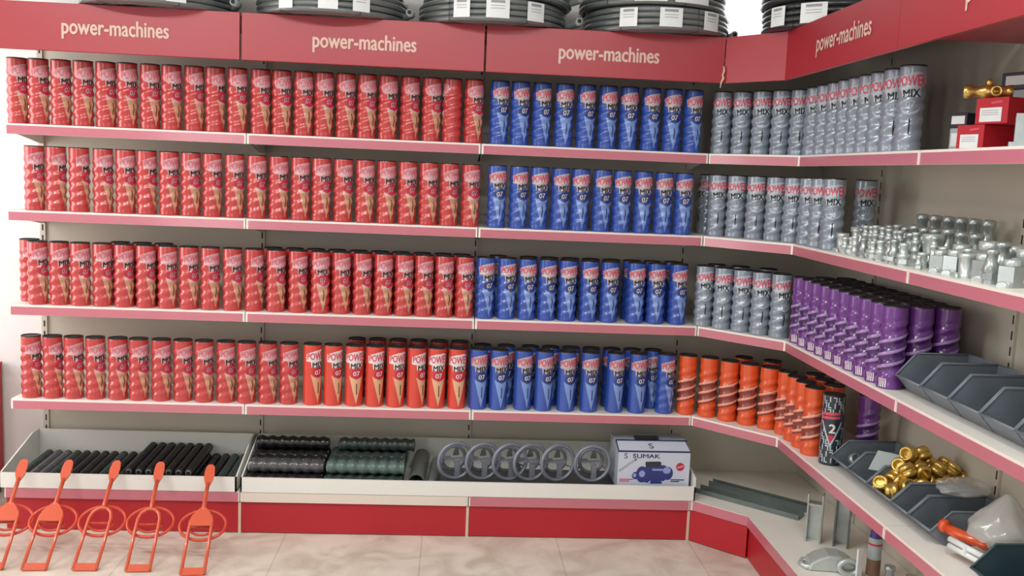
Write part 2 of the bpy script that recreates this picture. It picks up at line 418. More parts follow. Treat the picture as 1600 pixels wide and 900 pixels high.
# ---------------------------------------------------------------- cans
CH = .271; CR = .0406
def env(z):
    a = min(1, max(0, (z - .012) / .02)); b_ = min(1, max(0, (.236 - z) / .03)); return a * b_
def rad(z, ph, amp):
    return CR + amp * math.cos(2 * PI * z / .041 - 2 * ph) * env(z)
def can_body(amp, m, band=None, line=None):
    """body wall; phi = 0 faces -y, grows to the viewer's right"""
    n = 48; zs = [0, .003] + [.006 + i * .0035 for i in range(75)] + [.268, CH]
    mb = MB(); vs = []; fs = []
    for z in zs:
        for k in range(n):
            ph = 2 * PI * k / n; r = rad(z, ph, amp)
            if z in (0, CH): r -= .002
            vs.append((r * math.sin(ph), -r * math.cos(ph), z))
    groups = {}
    for i in range(len(zs) - 1):
        zc = (zs[i] + zs[i + 1]) / 2
        for k in range(n):
            f = (i * n + k, i * n + (k + 1) % n, (i + 1) * n + (k + 1) % n, (i + 1) * n + k)
            mm_ = m
            if band is not None:
                ph = 2 * PI * (k + .5) / n
                if .070 < zc - .004 * math.sin(ph * 3) < .172:
                    mm_ = line if math.cos(2 * PI * zc / .041 - 2 * ph) > .62 else band
            groups.setdefault(mm_, []).append(f)
    o = len(mb.v)
    mb.v += [Vector(v) for v in vs]
    for mm_, fl in groups.items():
        ix = mb.mat(mm_)
        for f in fl: mb.f.append(list(f)); mb.mi.append(ix); mb.sm.append(True)
    mb.f.append(list(range(n))[::-1]); mb.mi.append(mb.mat(m)); mb.sm.append(False)
    return mb
def wrap(mb, pts, faces, amp, eps, m):
    """flat decal (s, z in metres) wrapped on the can wall"""
    bm = bmesh.new(); vv = [bm.verts.new((s_, z_, 0)) for s_, z_ in pts]
    for f in faces:
        try: bm.faces.new([vv[a] for a in f])
        except ValueError: pass
    bmesh.ops.triangulate(bm, faces=bm.faces)
    for _ in range(4):
        lg = [e for e in bm.edges if e.calc_length() > .0065]
        if not lg: break
        bmesh.ops.subdivide_edges(bm, edges=lg, cuts=1)
        bmesh.ops.triangulate(bm, faces=bm.faces)
    bm.verts.index_update(); vs = []
    for v in bm.verts:
        ph = v.co.x / CR; r = rad(v.co.y, ph, amp) + eps
        vs.append((r * math.sin(ph), -r * math.cos(ph), v.co.y))
    mb.add(vs, [tuple(v.index for v in f.verts) for f in bm.faces], m, True); bm.free()
def wpoly(mb, pts, amp, eps, m): wrap(mb, pts, [tuple(range(len(pts)))], amp, eps, m)
def wtext(mb, t, c, w, h, amp, eps, m, bold, slant=0.0, arch=0.0):
    vs, fs = text_mesh(t, bold)
    pts = [(c[0] + x * w, c[1] + y * h * (1 + slant * x) + slant * x * h * .5 - arch * x * x) for x, y in vs]
    nc = 5 if bold else 1; n0 = len(vs) // nc; m0 = len(fs) // nc
    for k in range(nc): wrap(mb, pts[k * n0:(k + 1) * n0], fs[:m0], amp, eps + .00012 * k, m)
def circ(cx, cz, r, n=20, ry=None): return [(cx + r * math.cos(2 * PI * k / n), cz + (ry or r) * math.sin(2 * PI * k / n)) for k in range(n)]
def mix_label(mb, amp, cone, cone2, ringc, digit, halo, pw, bar):
    wpoly(mb, [(-.052, .199), (-.030, .196), (-.028, .172), (.028, .172), (.034, .205), (.050, .212), (.052, .243), (.02, .251), (-.012, .246), (-.052, .232)], amp, .0004, halo)
    wtext(mb, 'POWER', (0, .223), .096, .034, amp, .0008, pw, .035, .35)
    wtext(mb, 'MIX', (.003, .184), .054, .025, amp, .0009, M_blackp, .035, .2)
    wpoly(mb, circ(.002, .149, .026, 24, .021), amp, .0006, ringc)
    wtext(mb, '07', (.002, .149), .030, .021, amp, .0011, digit, .02, .1)
    wpoly(mb, [(-.031, .140), (-.020, .130), (.002, .122), (.002, .010)], amp, .0004, cone)
    wpoly(mb, [(.002, .122), (.022, .130), (.033, .140), (.002, .010)], amp, .0004, cone)
    wpoly(mb, [(-.031, .140), (-.022, .124), (.002, .115), (.002, .122), (-.020, .131)], amp, .0007, cone2)
    wpoly(mb, [(.033, .140), (.022, .131), (.002, .122), (.002, .115), (.024, .124)], amp, .0007, cone2)
    wpoly(mb, [(.001, .055), (.006, .055), (.006, .104), (.001, .104)], amp, .0008, bar)
def banded(name, base, band, line):
    M = mat(name, base, 0.28, coat=.6, var=.05, scale=9); nt = M.node_tree; b = nt.nodes['Principled BSDF']
    N = nt.nodes.new; L = nt.links.new
    tc = N('ShaderNodeTexCoord'); sx = N('ShaderNodeSeparateXYZ'); L(tc.outputs['Object'], sx.inputs[0])
    def mth(op, a, b_=None, c=None):
        n = N('ShaderNodeMath'); n.operation = op
        for i, v in enumerate((a, b_, c)):
            if v is None: continue
            if isinstance(v, (int, float)): n.inputs[i].default_value = v
            else: L(v, n.inputs[i])
        return n.outputs[0]
    ny = mth('MULTIPLY', sx.outputs[1], -1.0); ph = mth('ARCTAN2', sx.outputs[0], ny)
    w = mth('SUBTRACT', mth('MULTIPLY', sx.outputs[2], 2 * PI / .041), mth('MULTIPLY', ph, 2.0))
    crest = mth('GREATER_THAN', mth('COSINE', w), .70)
    zz = mth('SUBTRACT', sx.outputs[2], mth('MULTIPLY', ph, .013))
    inb = mth('MULTIPLY', mth('GREATER_THAN', zz, .068), mth('LESS_THAN', zz, .172))
    def mix(f, c1, c2):
        m_ = N('ShaderNodeMix'); m_.data_type = 'RGBA'; L(f, m_.inputs[0])
        for i, c in ((6, c1), (7, c2)):
            if isinstance(c, tuple): m_.inputs[i].default_value = (*[lin(v) for v in c], 1)
            else: L(c, m_.inputs[i])
        return m_.outputs[2]
    src = b.inputs['Base Color'].links[0].from_socket
    L(mix(inb, src, mix(crest, band, line)), b.inputs['Base Color'])
    return M
M_orangeb = banded('orange can print with brown spiral band', (222, 84, 36), (138, 58, 48), (240, 160, 136))
M_purpleb = banded('purple can print with dark spiral band', (108, 54, 134), (74, 36, 100), (166, 132, 188))
def add_lid(parent):
    l = MB(); l.lathe([(.0385, CH - .004), (.0405, CH - .001), (.0405, CH + .003), (.0375, CH + .003), (.036, CH - .0005)], M_lid, n=32)
    return l.build('lid', parent)
def make_can(kind):
    amp = {'red': .0026, 'blue': .0026, 'grey': .0028, 'orange': .0026, 'purple': .0026}.get(kind, 0.0)
    root = empty('ridged_can' if amp else 'smooth_can')
    if kind == 'red': mb = can_body(amp, M_red); mix_label(mb, amp, M_tanr, M_halor, M_pinkr, M_halo, M_halor, M_pinks, M_tanD)
    if kind == 'redsmooth': mb = can_body(0, M_red2); mix_label(mb, 0, M_tan, M_tan, M_pinkr, M_white, M_white, M_pinkp, M_tanD)
    if kind == 'blue': mb = can_body(amp, M_blue); mix_label(mb, amp, M_lblue, M_lblue, M_dblue, M_white, M_halo, M_pinkp, M_dblue)
    if kind == 'bluesmooth': mb = can_body(0, M_blue); mix_label(mb, 0, M_lblue, M_lblue, M_dblue, M_white, M_halo, M_pinkp, M_dblue)
    if kind == 'grey': mb = can_body(amp, M_grey); mix_label(mb, amp, M_grey, M_silv, M_grey, M_silv, M_silv, M_pinkp, M_blackp)
    if kind == 'orange':
        mb = can_body(amp, M_orangeb)
        for k in range(7): wpoly(mb, [(-.02 + k * .007, .160 + (k % 3) * .003), (-.016 + k * .007, .159), (-.013 + k * .007, .170), (-.017 + k * .007, .172 - (k % 2) * .004)], amp, .0007, M_orline)
    if kind == 'purple':
        mb = can_body(amp, M_purpleb)
        for c in range(4):
            wpoly(mb, [(-.030 + c * .007, .006), (-.026 + c * .007, .006), (-.026 + c * .007, .036), (-.030 + c * .007, .036)], amp, .0007, M_white)
    if kind == 'two':
        mb = can_body(0, M_slate); random.seed(5)
        for i in range(14):
            s0 = -.13 + i * .0186
            for j in range(11):
                z0 = .012 + j * .0236
                near = abs(s0) < .050 and .07 < z0 < .20
                if near and not (abs(s0) > (z0 - .075) * .42 + .012 and z0 < .165): continue
                w = .0046; h = .0205
                if (i + j) % 3 == 0: wpoly(mb, [(s0, z0), (s0 + .013, z0), (s0 + .013, z0 + w), (s0, z0 + w)], 0, .0005, M_silv); wpoly(mb, [(s0, z0), (s0 + w, z0), (s0 + w, z0 + h), (s0, z0 + h)], 0, .0006, M_silv)
                elif (i + j) % 3 == 1: wpoly(mb, [(s0 + .005, z0), (s0 + .010, z0), (s0 + .010, z0 + h), (s0 + .005, z0 + h)], 0, .0005, M_silv)
                else: wpoly(mb, [(s0 + .009, z0), (s0 + .009 + w, z0), (s0 + .009 + w, z0 + h), (s0 + .009, z0 + h)], 0, .0005, M_silv); wpoly(mb, [(s0, z0 + h - w), (s0 + .010, z0 + h - w), (s0 + .010, z0 + h), (s0, z0 + h)], 0, .0006, M_silv)
        for sg in (-1, 1): wpoly(mb, [(sg * .042, .172), (sg * .035, .172), (0, .088), (0, .072)], 0, .0008, M_silv)
        for z in (.182, .197): wpoly(mb, [(-.040, z - .003), (.030, z + .003), (.030, z + .014), (-.040, z + .008)], 0, .0009, M_pinkp)
        wtext(mb, '2', (.004, .146), .026, .036, 0, .0009, M_white, .04)
        wpoly(mb, [(-.014, .120), (.016, .120), (.001, .092)], 0, .0009, M_pinkr)
        random.seed(11)
    mb.build('can_body', root)
    add_lid(root)
    return root
PROTO = {}; USED = set()
def place_can(kind, x, y, z, off, label, group, view=True):
    if kind not in PROTO: PROTO[kind] = make_can(kind)
    o = PROTO[kind] if kind not in USED else copy_tree(PROTO[kind]); USED.add(kind)
    a = math.atan2(CX - x, y - CY) if view else 0
    o.location = (x, y, z); o.rotation_euler = (0, 0, a + math.radians(off))
    tag(o, label, 'can', group); return o

R1 = [0.035, 0.122, 0.214, 0.306, 0.399, 0.489, 0.583, 0.674, 0.767, 0.856, 0.951, 1.048, 1.137, 1.23, 1.317, 1.41, 1.501, 1.592, 1.686, 1.78, 1.869, 1.963]
B1 = [2.075, 2.165, 2.26, 2.359, 2.455, 2.551, 2.645, 2.742, 2.838, 2.931]
R2 = [0.099, 0.189, 0.285, 0.384, 0.478, 0.567, 0.662, 0.754, 0.844, 0.939, 1.035, 1.128, 1.221, 1.312, 1.406, 1.501, 1.593, 1.685, 1.777, 1.867, 1.962]
B2 = [2.078, 2.174, 2.265, 2.359, 2.448, 2.545, 2.634, 2.729, 2.822, 2.912]
R3 = [0.105, 0.194, 0.284, 0.376, 0.469, 0.562, 0.655, 0.746, 0.837, 0.933, 1.025, 1.121, 1.217, 1.315, 1.405, 1.498, 1.591, 1.681, 1.769, 1.860, 1.950]
B3 = [2.042, 2.138, 2.23, 2.32, 2.412, 2.508, 2.601, 2.721, 2.814, 2.914]
R4 = [0.069, 0.159, 0.249, 0.342, 0.439, 0.529, 0.626, 0.719, 0.812, 0.906, 0.997, 1.089, 1.182]
S4 = [1.286, 1.377, 1.471, 1.562, 1.656, 1.748, 1.839, 1.931]
B4 = [2.027, 2.119, 2.23, 2.324, 2.428, 2.533, 2.651, 2.754]
turned = {(0, 9): 54, (0, 20): -95, (1, 1): 50, (1, 2): 56, (1, 5): 52, (2, 10): 56, (3, 1): 52, (2, 13): 16, (2, 20): 22, (1, 20): 26}
for si, (rr, bb) in enumerate(((R1, B1), (R2, B2), (R3, B3), (R4, B4))):
    sh = SHELF[si]; z = ZS[si]
    for k, x in enumerate(rr):
        off = turned.get((si, k), 36 + random.uniform(-6, 6))
        place_can('red', x, .052 + random.uniform(-.002, .004), z, off, 'red ridged can in the front row on the %s, %s from the left' % (sh, ORD[k]), 'red ridged cans on the ' + sh)
    for k, x in enumerate(bb):
        off = 26 + random.uniform(-12, 8)
        kd = 'blue' if si < 3 else 'bluesmooth'
        place_can(kd, x, .052 + random.uniform(-.002, .004), z, off, 'blue %s can in the front row on the %s, %s from the left' % ('ridged' if si < 3 else 'smooth', sh, ORD[k]), 'blue cans on the ' + sh)
for k, x in enumerate(S4):
    place_can('redsmooth', x, .053, Z4, (34, 34, 12, 30, 28, 44, 12, 12)[k], 'smooth bright red can on the fourth shelf, %s of its row from left' % ORD[k], 'smooth red cans on the fourth shelf')
# cans behind the front rows
place_can('blue', 2.884, .060, Z4, 44, 'blue ridged can at right end of the smooth blue cans on fourth shelf', 'blue cans on the fourth shelf')
place_can('red', .033, .14, Z3, 30, 'red ridged can set back at the left end of the third shelf', 'red ridged cans in back row of third shelf')
for k, x in enumerate([.42, .515, .61]):
    place_can('red', x, .150, Z3, 30, 'red can in the back row, left bay of third shelf, %s from left' % ORD[k], 'red ridged cans in back row of third shelf')
for k, x in enumerate([1.09, 1.185, 1.28, 1.375, 1.47, 1.565, 1.66, 1.755, 1.85, 1.935]):
    place_can('red', x, .148, Z3, 30, 'red can in the back row, middle bay of third shelf, %s from left' % ORD[k], 'red ridged cans in back row of third shelf')
for k, x in enumerate([2.10, 2.24, 2.335, 2.43, 2.525, 2.62, 2.715, 2.81, 2.905]):
    place_can('blue', x, .148, Z3, 20, 'blue can in the back row on the third shelf, %s from left' % ORD[k], 'blue ridged cans in back row of third shelf')
for k, x in enumerate([1.465, 1.56, 1.655, 1.75, 1.845, 1.94]):
    place_can('red', x, .215, Z4, 10, 'red can standing behind the smooth red cans, %s from left' % ORD[k], 'red ridged cans behind the smooth ones')
for k, x in enumerate([2.045, 2.155, 2.265, 2.36, 2.455, 2.55, 2.645, 2.74, 2.84]):
    place_can('blue', x, .150, Z4, 15, 'blue can standing behind the smooth blue cans, %s from left' % ORD[k], 'blue ridged cans behind the smooth ones')
# corner and right run
G1 = [(3.062, .052), (3.140, .010), (3.206, -.062), (3.268, -.130), (3.322, -.205), (3.343, -.318), (3.343, -.425), (3.343, -.532), (3.343, -.632), (3.343, -.724), (3.343, -.816), (3.343, -.911), (3.343, -1.015), (3.343, -1.125)]
for k, (x, y) in enumerate(G1):
    place_can('grey', x, y, Z1, random.uniform(-4, 10), 'silver grey can on the top shelf around the corner, %s from left' % ORD[k], 'grey cans on the top shelf')
G2 = [(3.066, .052), (3.138, .000), (3.204, -.068), (3.268, -.136), (3.318, -.215), (3.343, -.328), (3.343, -.445), (3.343, -.575)]
for k, (x, y) in enumerate(G2):
    place_can('grey', x, y, Z2, random.uniform(-4, 8), 'silver grey can on the second shelf around the corner, %s from left' % ORD[k], 'grey cans on the second shelf')
place_can('grey', 3.50, -.50, Z2, 10, 'shaded grey can set back at the end of the second shelf greys', 'grey cans on the second shelf')
place_can('grey', 3.06, .20, Z2, -60, 'turned grey can set back behind the first grey on second shelf', 'grey cans on the second shelf')
G3 = [(3.030, .030), (3.098, -.034), (3.164, -.098), (3.226, -.164), (3.290, -.228)]
for k, (x, y) in enumerate(G3):
    place_can('grey', x, y, Z3, (8, -6, 8, 10, 22)[k], 'silver grey can on the third shelf beside blue cans, %s from left' % ORD[k], 'grey cans on the third shelf')
for k, (x, y) in enumerate([(3.10, .105), (3.195, .05), (3.30, -.02)]):
    place_can('grey', x, y, Z3, 10, 'grey can in the back row of the third shelf corner, %s from left' % ORD[k], 'grey cans in the third shelf back row')
for row in range(4):
    for k in range(10):
        y = -.345 - k * .0905 + (.004 if row % 2 else 0)
        x = 3.340 + row * .0885
        if row > 0 and x > 3.605: continue
        lab = 'purple ridged can on third shelf, %s row, %s from the corner' % (['front', 'second', 'third', 'wall side'][row], ORD[k])
        place_can('purple', x, y, Z3, -8 + (30 if row > 1 else 0) + random.uniform(-4, 4), lab, 'purple cans on the third shelf')
O4 = [(2.983, .052), (3.072, .012), (3.146, -.052), (3.218, -.110), (3.289, -.172), (3.338, -.255), (3.343, -.352), (3.343, -.450), (3.343, -.548)]
for k, (x, y) in enumerate(O4):
    place_can('orange', x, y, Z4, random.uniform(-5, 5), 'orange ridged can on the fourth shelf, %s from the blue cans' % ORD[k], 'orange cans on the fourth shelf')
for k, (x, y) in enumerate([(3.235, .035), (3.345, -.035), (3.440, -.30), (3.440, -.40), (3.440, -.50)]):
    place_can('orange', x, y, Z4, 0, 'orange can in the back row of the fourth shelf, %s from left' % ORD[k], 'orange cans in the fourth shelf back row')
place_can('two', 3.372, -.668, Z4, -4, 'dark patterned can with big white number 2 and pink bars', None)
place_can('purple', 3.515, -.665, Z4, 0, 'purple ridged can behind the dark patterned can on the fourth shelf', None)

# ---------------------------------------------------------------- display trays on the base deck
def tray(x0, x1, label):
    t = empty('display_tray', (x0, 0, ZD), 0, label, 'tray', 'white display trays')
    q = MB(); q.xf = Matrix.Translation((-x0, 0, -ZD))
    zf, zb, th = .256, .342, .006
    q.box((x0, -.084, ZD + .001), (x1, -.084 + .010, zf), M_tray)
    q.build('front_wall', t)
    q = MB(); q.xf = Matrix.Translation((-x0, 0, -ZD)); q.box((x0, -.074, ZD + .001), (x1, .31, ZD + .007), M_tray); q.build('tray_floor', t)
    q = MB(); q.xf = Matrix.Translation((-x0, 0, -ZD)); q.box((x0, .304, ZD + .007), (x1, .31, zb), M_tray); q.build('back_wall', t)
    for xa in (x0, x1 - th):
        q = MB(); q.xf = Matrix.Translation((-x0, 0, -ZD))
        hf = .30 if (x1 > 2.5 and xa > 2.5) else zf
        q.prism([(-.084, ZD + .001), (.31, ZD + .001), (.31, zb), (.24, zb), (-.07, hf), (-.084, hf)], xa, xa + th, M_tray, 'x'); q.build('side_wall', t)
tray(-.018, .985, 'white metal tray of black ribbed rods below the leftmost bay')
tray(1.003, 3.018, 'long white metal tray with pipes, hoops and pump carton')
TF = ZD + .007

def ribbed(L, r, amp, pitch, m, n=12):
    q = MB(); k = int(L / pitch * 6); prof = []
    for i in range(k + 1):
        t = L * i / k; prof.append((r + amp * math.cos(2 * PI * t / pitch), t))
    q.lathe(prof, m, n=n, axis='y'); return q
rod = {}
for nm, mt in (('a', M_rub), ('b', M_rubs), ('c', M_rubg)):
    rod[nm] = ribbed(.34, .0185, .0018, .021, mt)
def add_rod(nm, x, y, z, label, group, rx=0):
    k = 'rod_' + nm
    if k not in PROTO:
        PROTO[k] = empty('ribbed_rod')
        rod[nm].build('ribbed_sleeve', PROTO[k])
        e = MB(); e.lathe([(.009, -.006), (.013, -.006), (.013, .0), (.009, .0)], M_pvc, n=12, axis='y', cap=False); e.lathe([(.009, -.0055), (.0, -.0055)], M_black, n=12, axis='y', cap=False)
        e.build('end_ring', PROTO[k])
    o = PROTO[k] if k not in USED else copy_tree(PROTO[k]); USED.add(k)
    o.location = (x, y, z); o.rotation_euler = (math.radians(rx), 0, 0); tag(o, label, 'rod', group)
for k in range(22):
    x = .045 + k * .0427
    nm = 'b' if k in (1, 2) else ('c' if k in (0, 3, 8, 20, 21) else 'a')
    add_rod(nm, x, -.062, TF + .0225, 'dark ribbed rod in the bottom layer of the left tray, %s from left' % ORD[k], 'ribbed rods in the left tray', 2.2)
for k in range(7):
    x = .515 + k * .0427
    add_rod('a', x, -.045, TF + .0625, 'black ribbed rod stacked on top in the left tray, %s from left' % ORD[k], 'ribbed rods in the left tray', 2.6)

def long_ribbed(m, L): 
    q = MB(); n = 14; pitch = .0465; K = int(L / pitch * 8); prof = []
    for i in range(K + 1):
        t = L * i / K; u = (t / pitch) % 1; tri = 1 - abs(2 * u - 1)
        prof.append((.024 + .009 * tri ** .8, t))
    q.lathe([(.012, -.004), (.024, 0)] + prof + [(.024, L), (.012, L + .004)], m, n=n, axis='x'); return q
LR = {'l': long_ribbed(M_rub, .33), 'ls': long_ribbed(M_rubs, .33), 'r': long_ribbed(M_rubg, .345), 'rt': long_ribbed(M_rubt, .345)}
def add_long(nm, x, y, z, label):
    k = 'long_' + nm
    if k not in PROTO: PROTO[k] = LR[nm].build('ribbed_tube')
    o = PROTO[k] if k not in USED else copy_tree(PROTO[k]); USED.add(k)
    o.location = (x, y, z); tag(o, label, 'tube', 'ribbed tubes lying in the long tray')
rowl = ['front', 'second', 'third', 'fourth', 'wall side']
for k, y in enumerate([-.036, .033, .102, .171, .240]):
    add_long('l', 1.018, y, TF + .034, 'black ribbed tube, bottom layer of left stack, %s row' % rowl[k])
    add_long('r', 1.358, y, TF + .034, 'dark green ribbed tube, bottom layer of right stack, %s row' % rowl[k])
for k, y in enumerate([.0, .068, .137, .206]):
    add_long('ls' if k == 0 else 'l', 1.022, y, TF + .090, 'ribbed tube in the second layer of left stack, %s row' % rowl[k])
    add_long('rt' if k == 0 else 'r', 1.365, y, TF + .090, 'green ribbed tube in the second layer of right stack, %s row' % rowl[k])
for k, y in enumerate([.20,]):
    pass
add_long('l', 1.022, .172, TF + .146, 'black ribbed tube lying topmost of the left stack in long tray')
add_long('r', 1.40, .172, TF + .146, 'dark green ribbed tube lying topmost of the right stack')

q = MB(); q.lathe([(.036, 0), (.036, .30), (.031, .30), (.031, 0), (.036, 0)], M_pvc, n=28, axis='y', cap=False)
o = q.build('open_pipe', loc=(1.766, -.055, TF + .047)); o.rotation_euler = (math.radians(5), 0, math.radians(-3)); tag(o, 'wide open grey pipe lying mouth forward beside ribbed tubes', 'pipe')
q = MB(); q.lathe([(.006, -.004), (.020, 0), (.021, .03), (.023, .05), (.023, .27), (.021, .28)], M_pvc, n=20, axis='y')
o = q.build('thin_pipe', loc=(1.832, -.04, TF + .034)); o.rotation_euler = (math.radians(4), 0, math.radians(-4)); tag(o, 'thin grey pipe between the open pipe and the hoops', 'pipe')

def hoop_proto():
    t = empty('hoop_bracket'); R_ = .081
    a = [(R_ * math.cos(2 * PI * k / 40), 0, R_ + .008 + R_ * math.sin(2 * PI * k / 40)) for k in range(40)]
    q = MB(); q.tube(a, .0088, M_hoop, n=8, closed=True); q.build('front_hoop', t)
    r2 = .055
    a = [(.01 + r2 * math.cos(2 * PI * k / 32), .055, R_ + .004 + r2 * math.sin(2 * PI * k / 32)) for k in range(32)]
    q = MB(); q.tube(a, .008, M_hoop, n=8, closed=True)
    q.tube([(-.045, .055, .06), (-.07, 0, .06)], .004, M_hoop, n=6); q.tube([(.06, .055, .06), (.075, 0, .06)], .004, M_hoop, n=6)
    q.build('rear_hoop', t)
    q = MB(); q.box((-.004, -.006, .004), (.020, .004, .092), M_hoop); q.build('upright_bar', t)
    q = MB(); q.box((-.012, -.010, .088), (.036, .012, .100), M_hoop); q.box((-.05, .0, .090), (-.010, .055, .096), M_hoop); q.build('cross_bar', t)
    q = MB(); q.prism([(.004, .098), (.034, .098), (.030, .130), (.020, .142), (.010, .120)], .046, .052, M_pvc, 'y'); q.build('fin', t)
    return t
hp = hoop_proto()
for k, x in enumerate([1.938, 2.062, 2.183, 2.278, 2.403, 2.560]):
    o = hp if k == 0 else copy_tree(hp)
    o.location = (x, .012, TF + .038); o.rotation_euler = (0, 0, math.radians((20, 20, 20, 20, 20, 8)[k]))
    tag(o, 'grey metal hoop bracket standing in the long tray, %s of six from left' % ORD[k], 'bracket', 'hoop brackets in the long tray')

q = MB(); q.box((1.868, -.055, TF), (3.004, .20, TF + .034), M_rub)
for k in range(20): q.box((1.88 + k * .056, -.058, TF + .004), (1.90 + k * .056, -.055, TF + .030), M_black)
tag(q.build('rubber_block', bevel=.004), 'long black rubber block under the hoops and pump carton in the tray', 'block')
# pump carton
pc = empty('pump_carton', (2.668, -.045, TF + .0345), math.radians(1.5), 'white printed carton with blue pump picture beside hoop brackets', 'carton')
w, dp, h, h2, ys = .330, .20, .170, .200, .075; KZ = .86
q = MB()
q.add([(0, 0, 0), (w, 0, 0), (w, 0, h), (0, 0, h)], [(0, 1, 2, 3)], M_carton)
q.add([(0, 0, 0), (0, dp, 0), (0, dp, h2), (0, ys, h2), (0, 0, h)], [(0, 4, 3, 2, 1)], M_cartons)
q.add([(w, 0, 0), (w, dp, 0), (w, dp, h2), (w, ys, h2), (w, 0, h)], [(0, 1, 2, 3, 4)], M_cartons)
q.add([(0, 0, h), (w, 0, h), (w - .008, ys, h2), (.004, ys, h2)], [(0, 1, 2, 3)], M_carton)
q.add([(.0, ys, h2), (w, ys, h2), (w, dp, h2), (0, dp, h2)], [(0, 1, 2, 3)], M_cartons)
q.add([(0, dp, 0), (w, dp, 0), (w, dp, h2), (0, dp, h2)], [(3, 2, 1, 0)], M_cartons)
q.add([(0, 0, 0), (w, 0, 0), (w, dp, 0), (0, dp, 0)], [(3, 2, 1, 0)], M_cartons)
q.box((-.001, -.001, h - .003), (w + .001, .002, h + .004), M_navy)
q.box((.0, ys - .004, h2 - .002), (w, ys + .004, h2 + .003), M_navy)
q.tube([(0, 0, h), (0, ys, h2)], .003, M_navy, n=5)
q.build('carton_body', pc)
q = MB(); q.box((.09, ys + .01, h2), (.20, ys + .04, h2 + .012), M_black); q.build('carry_handle', pc)
def fp(pts, m, e=.0008): 
    flat_poly(pr, [(a, b_ * KZ) for a, b_ in pts], (0, -e, 0), (1, 0, 0), (0, 0, 1), m)
pr = MB()
flat_text(pr, 'SUMAK', (.128, -.001, .150), (1, 0, 0), (0, 0, 1), .125, .020, M_navy, .015)
flat_text(pr, 'S', (.034, -.001, .150), (1, 0, 0), (0, 0, 1), .016, .025, M_navy, .0)
fp([(.004, .088), (.004, .098), (.075, .158), (.083, .155), (.078, .147), (.010, .088)], M_cartons, .0009)
fp([(.072, .152), (.088, .162), (.080, .148)], M_navy, .001)
def oval(cx, cz, rx, rz, m, e): fp(circ(cx, cz, rx, 22, rz), m, e)
oval(.230, .082, .024, .036, M_motor, .001); oval(.225, .098, .018, .018, M_motorl, .0012)
fp([(.128, .040), (.212, .040), (.224, .05), (.226, .116), (.212, .126), (.134, .126), (.124, .114)], M_motor, .0011)
fp([(.158, .106), (.206, .106), (.206, .096), (.158, .096)], M_motorl, .0013)
fp([(.128, .116), (.196, .120), (.198, .140), (.190, .146), (.128, .144), (.124, .138)], M_slate, .0014)
oval(.112, .075, .028, .044, M_motor, .0012); oval(.112, .078, .014, .018, M_motorl, .0014)
oval(.082, .068, .016, .020, M_motor, .0013); oval(.078, .070, .008, .011, M_motorl, .0015)
fp([(.150, .026), (.205, .026), (.205, .034), (.195, .044), (.155, .046)], M_motor, .0015)
fp([(.098, .04), (.140, .03), (.150, .044), (.12, .05)], M_motor, .0015)
oval(.286, .118, .019, .022, M_pinkr, .001); fp([(.272, .109), (.300, .117), (.300, .127), (.272, .119)], M_halor, .0012)
for z, x1_ in ((.045, .072), (.036, .055)): fp([(.010, z), (x1_, z), (x1_, z + .005), (.010, z + .005)], M_pinkp, .001)
for z, x1_ in ((.045, .308), (.036, .285)): fp([(.245, z), (x1_, z), (x1_, z + .005), (.245, z + .005)], M_slate, .001)
pr.build('printed_picture', pc)
lg = MB(); nrm = Vector((0, -(h2 - h), ys)).normalized(); up = Vector((0, ys, h2 - h)).normalized()
c0 = Vector((.155, ys * .5, (h + h2) / 2)) + nrm * .0012
flat_text(lg, 'S', c0, (1, 0, 0), up, .022, .036, M_navy, 0); lg.build('printed_logo', pc)

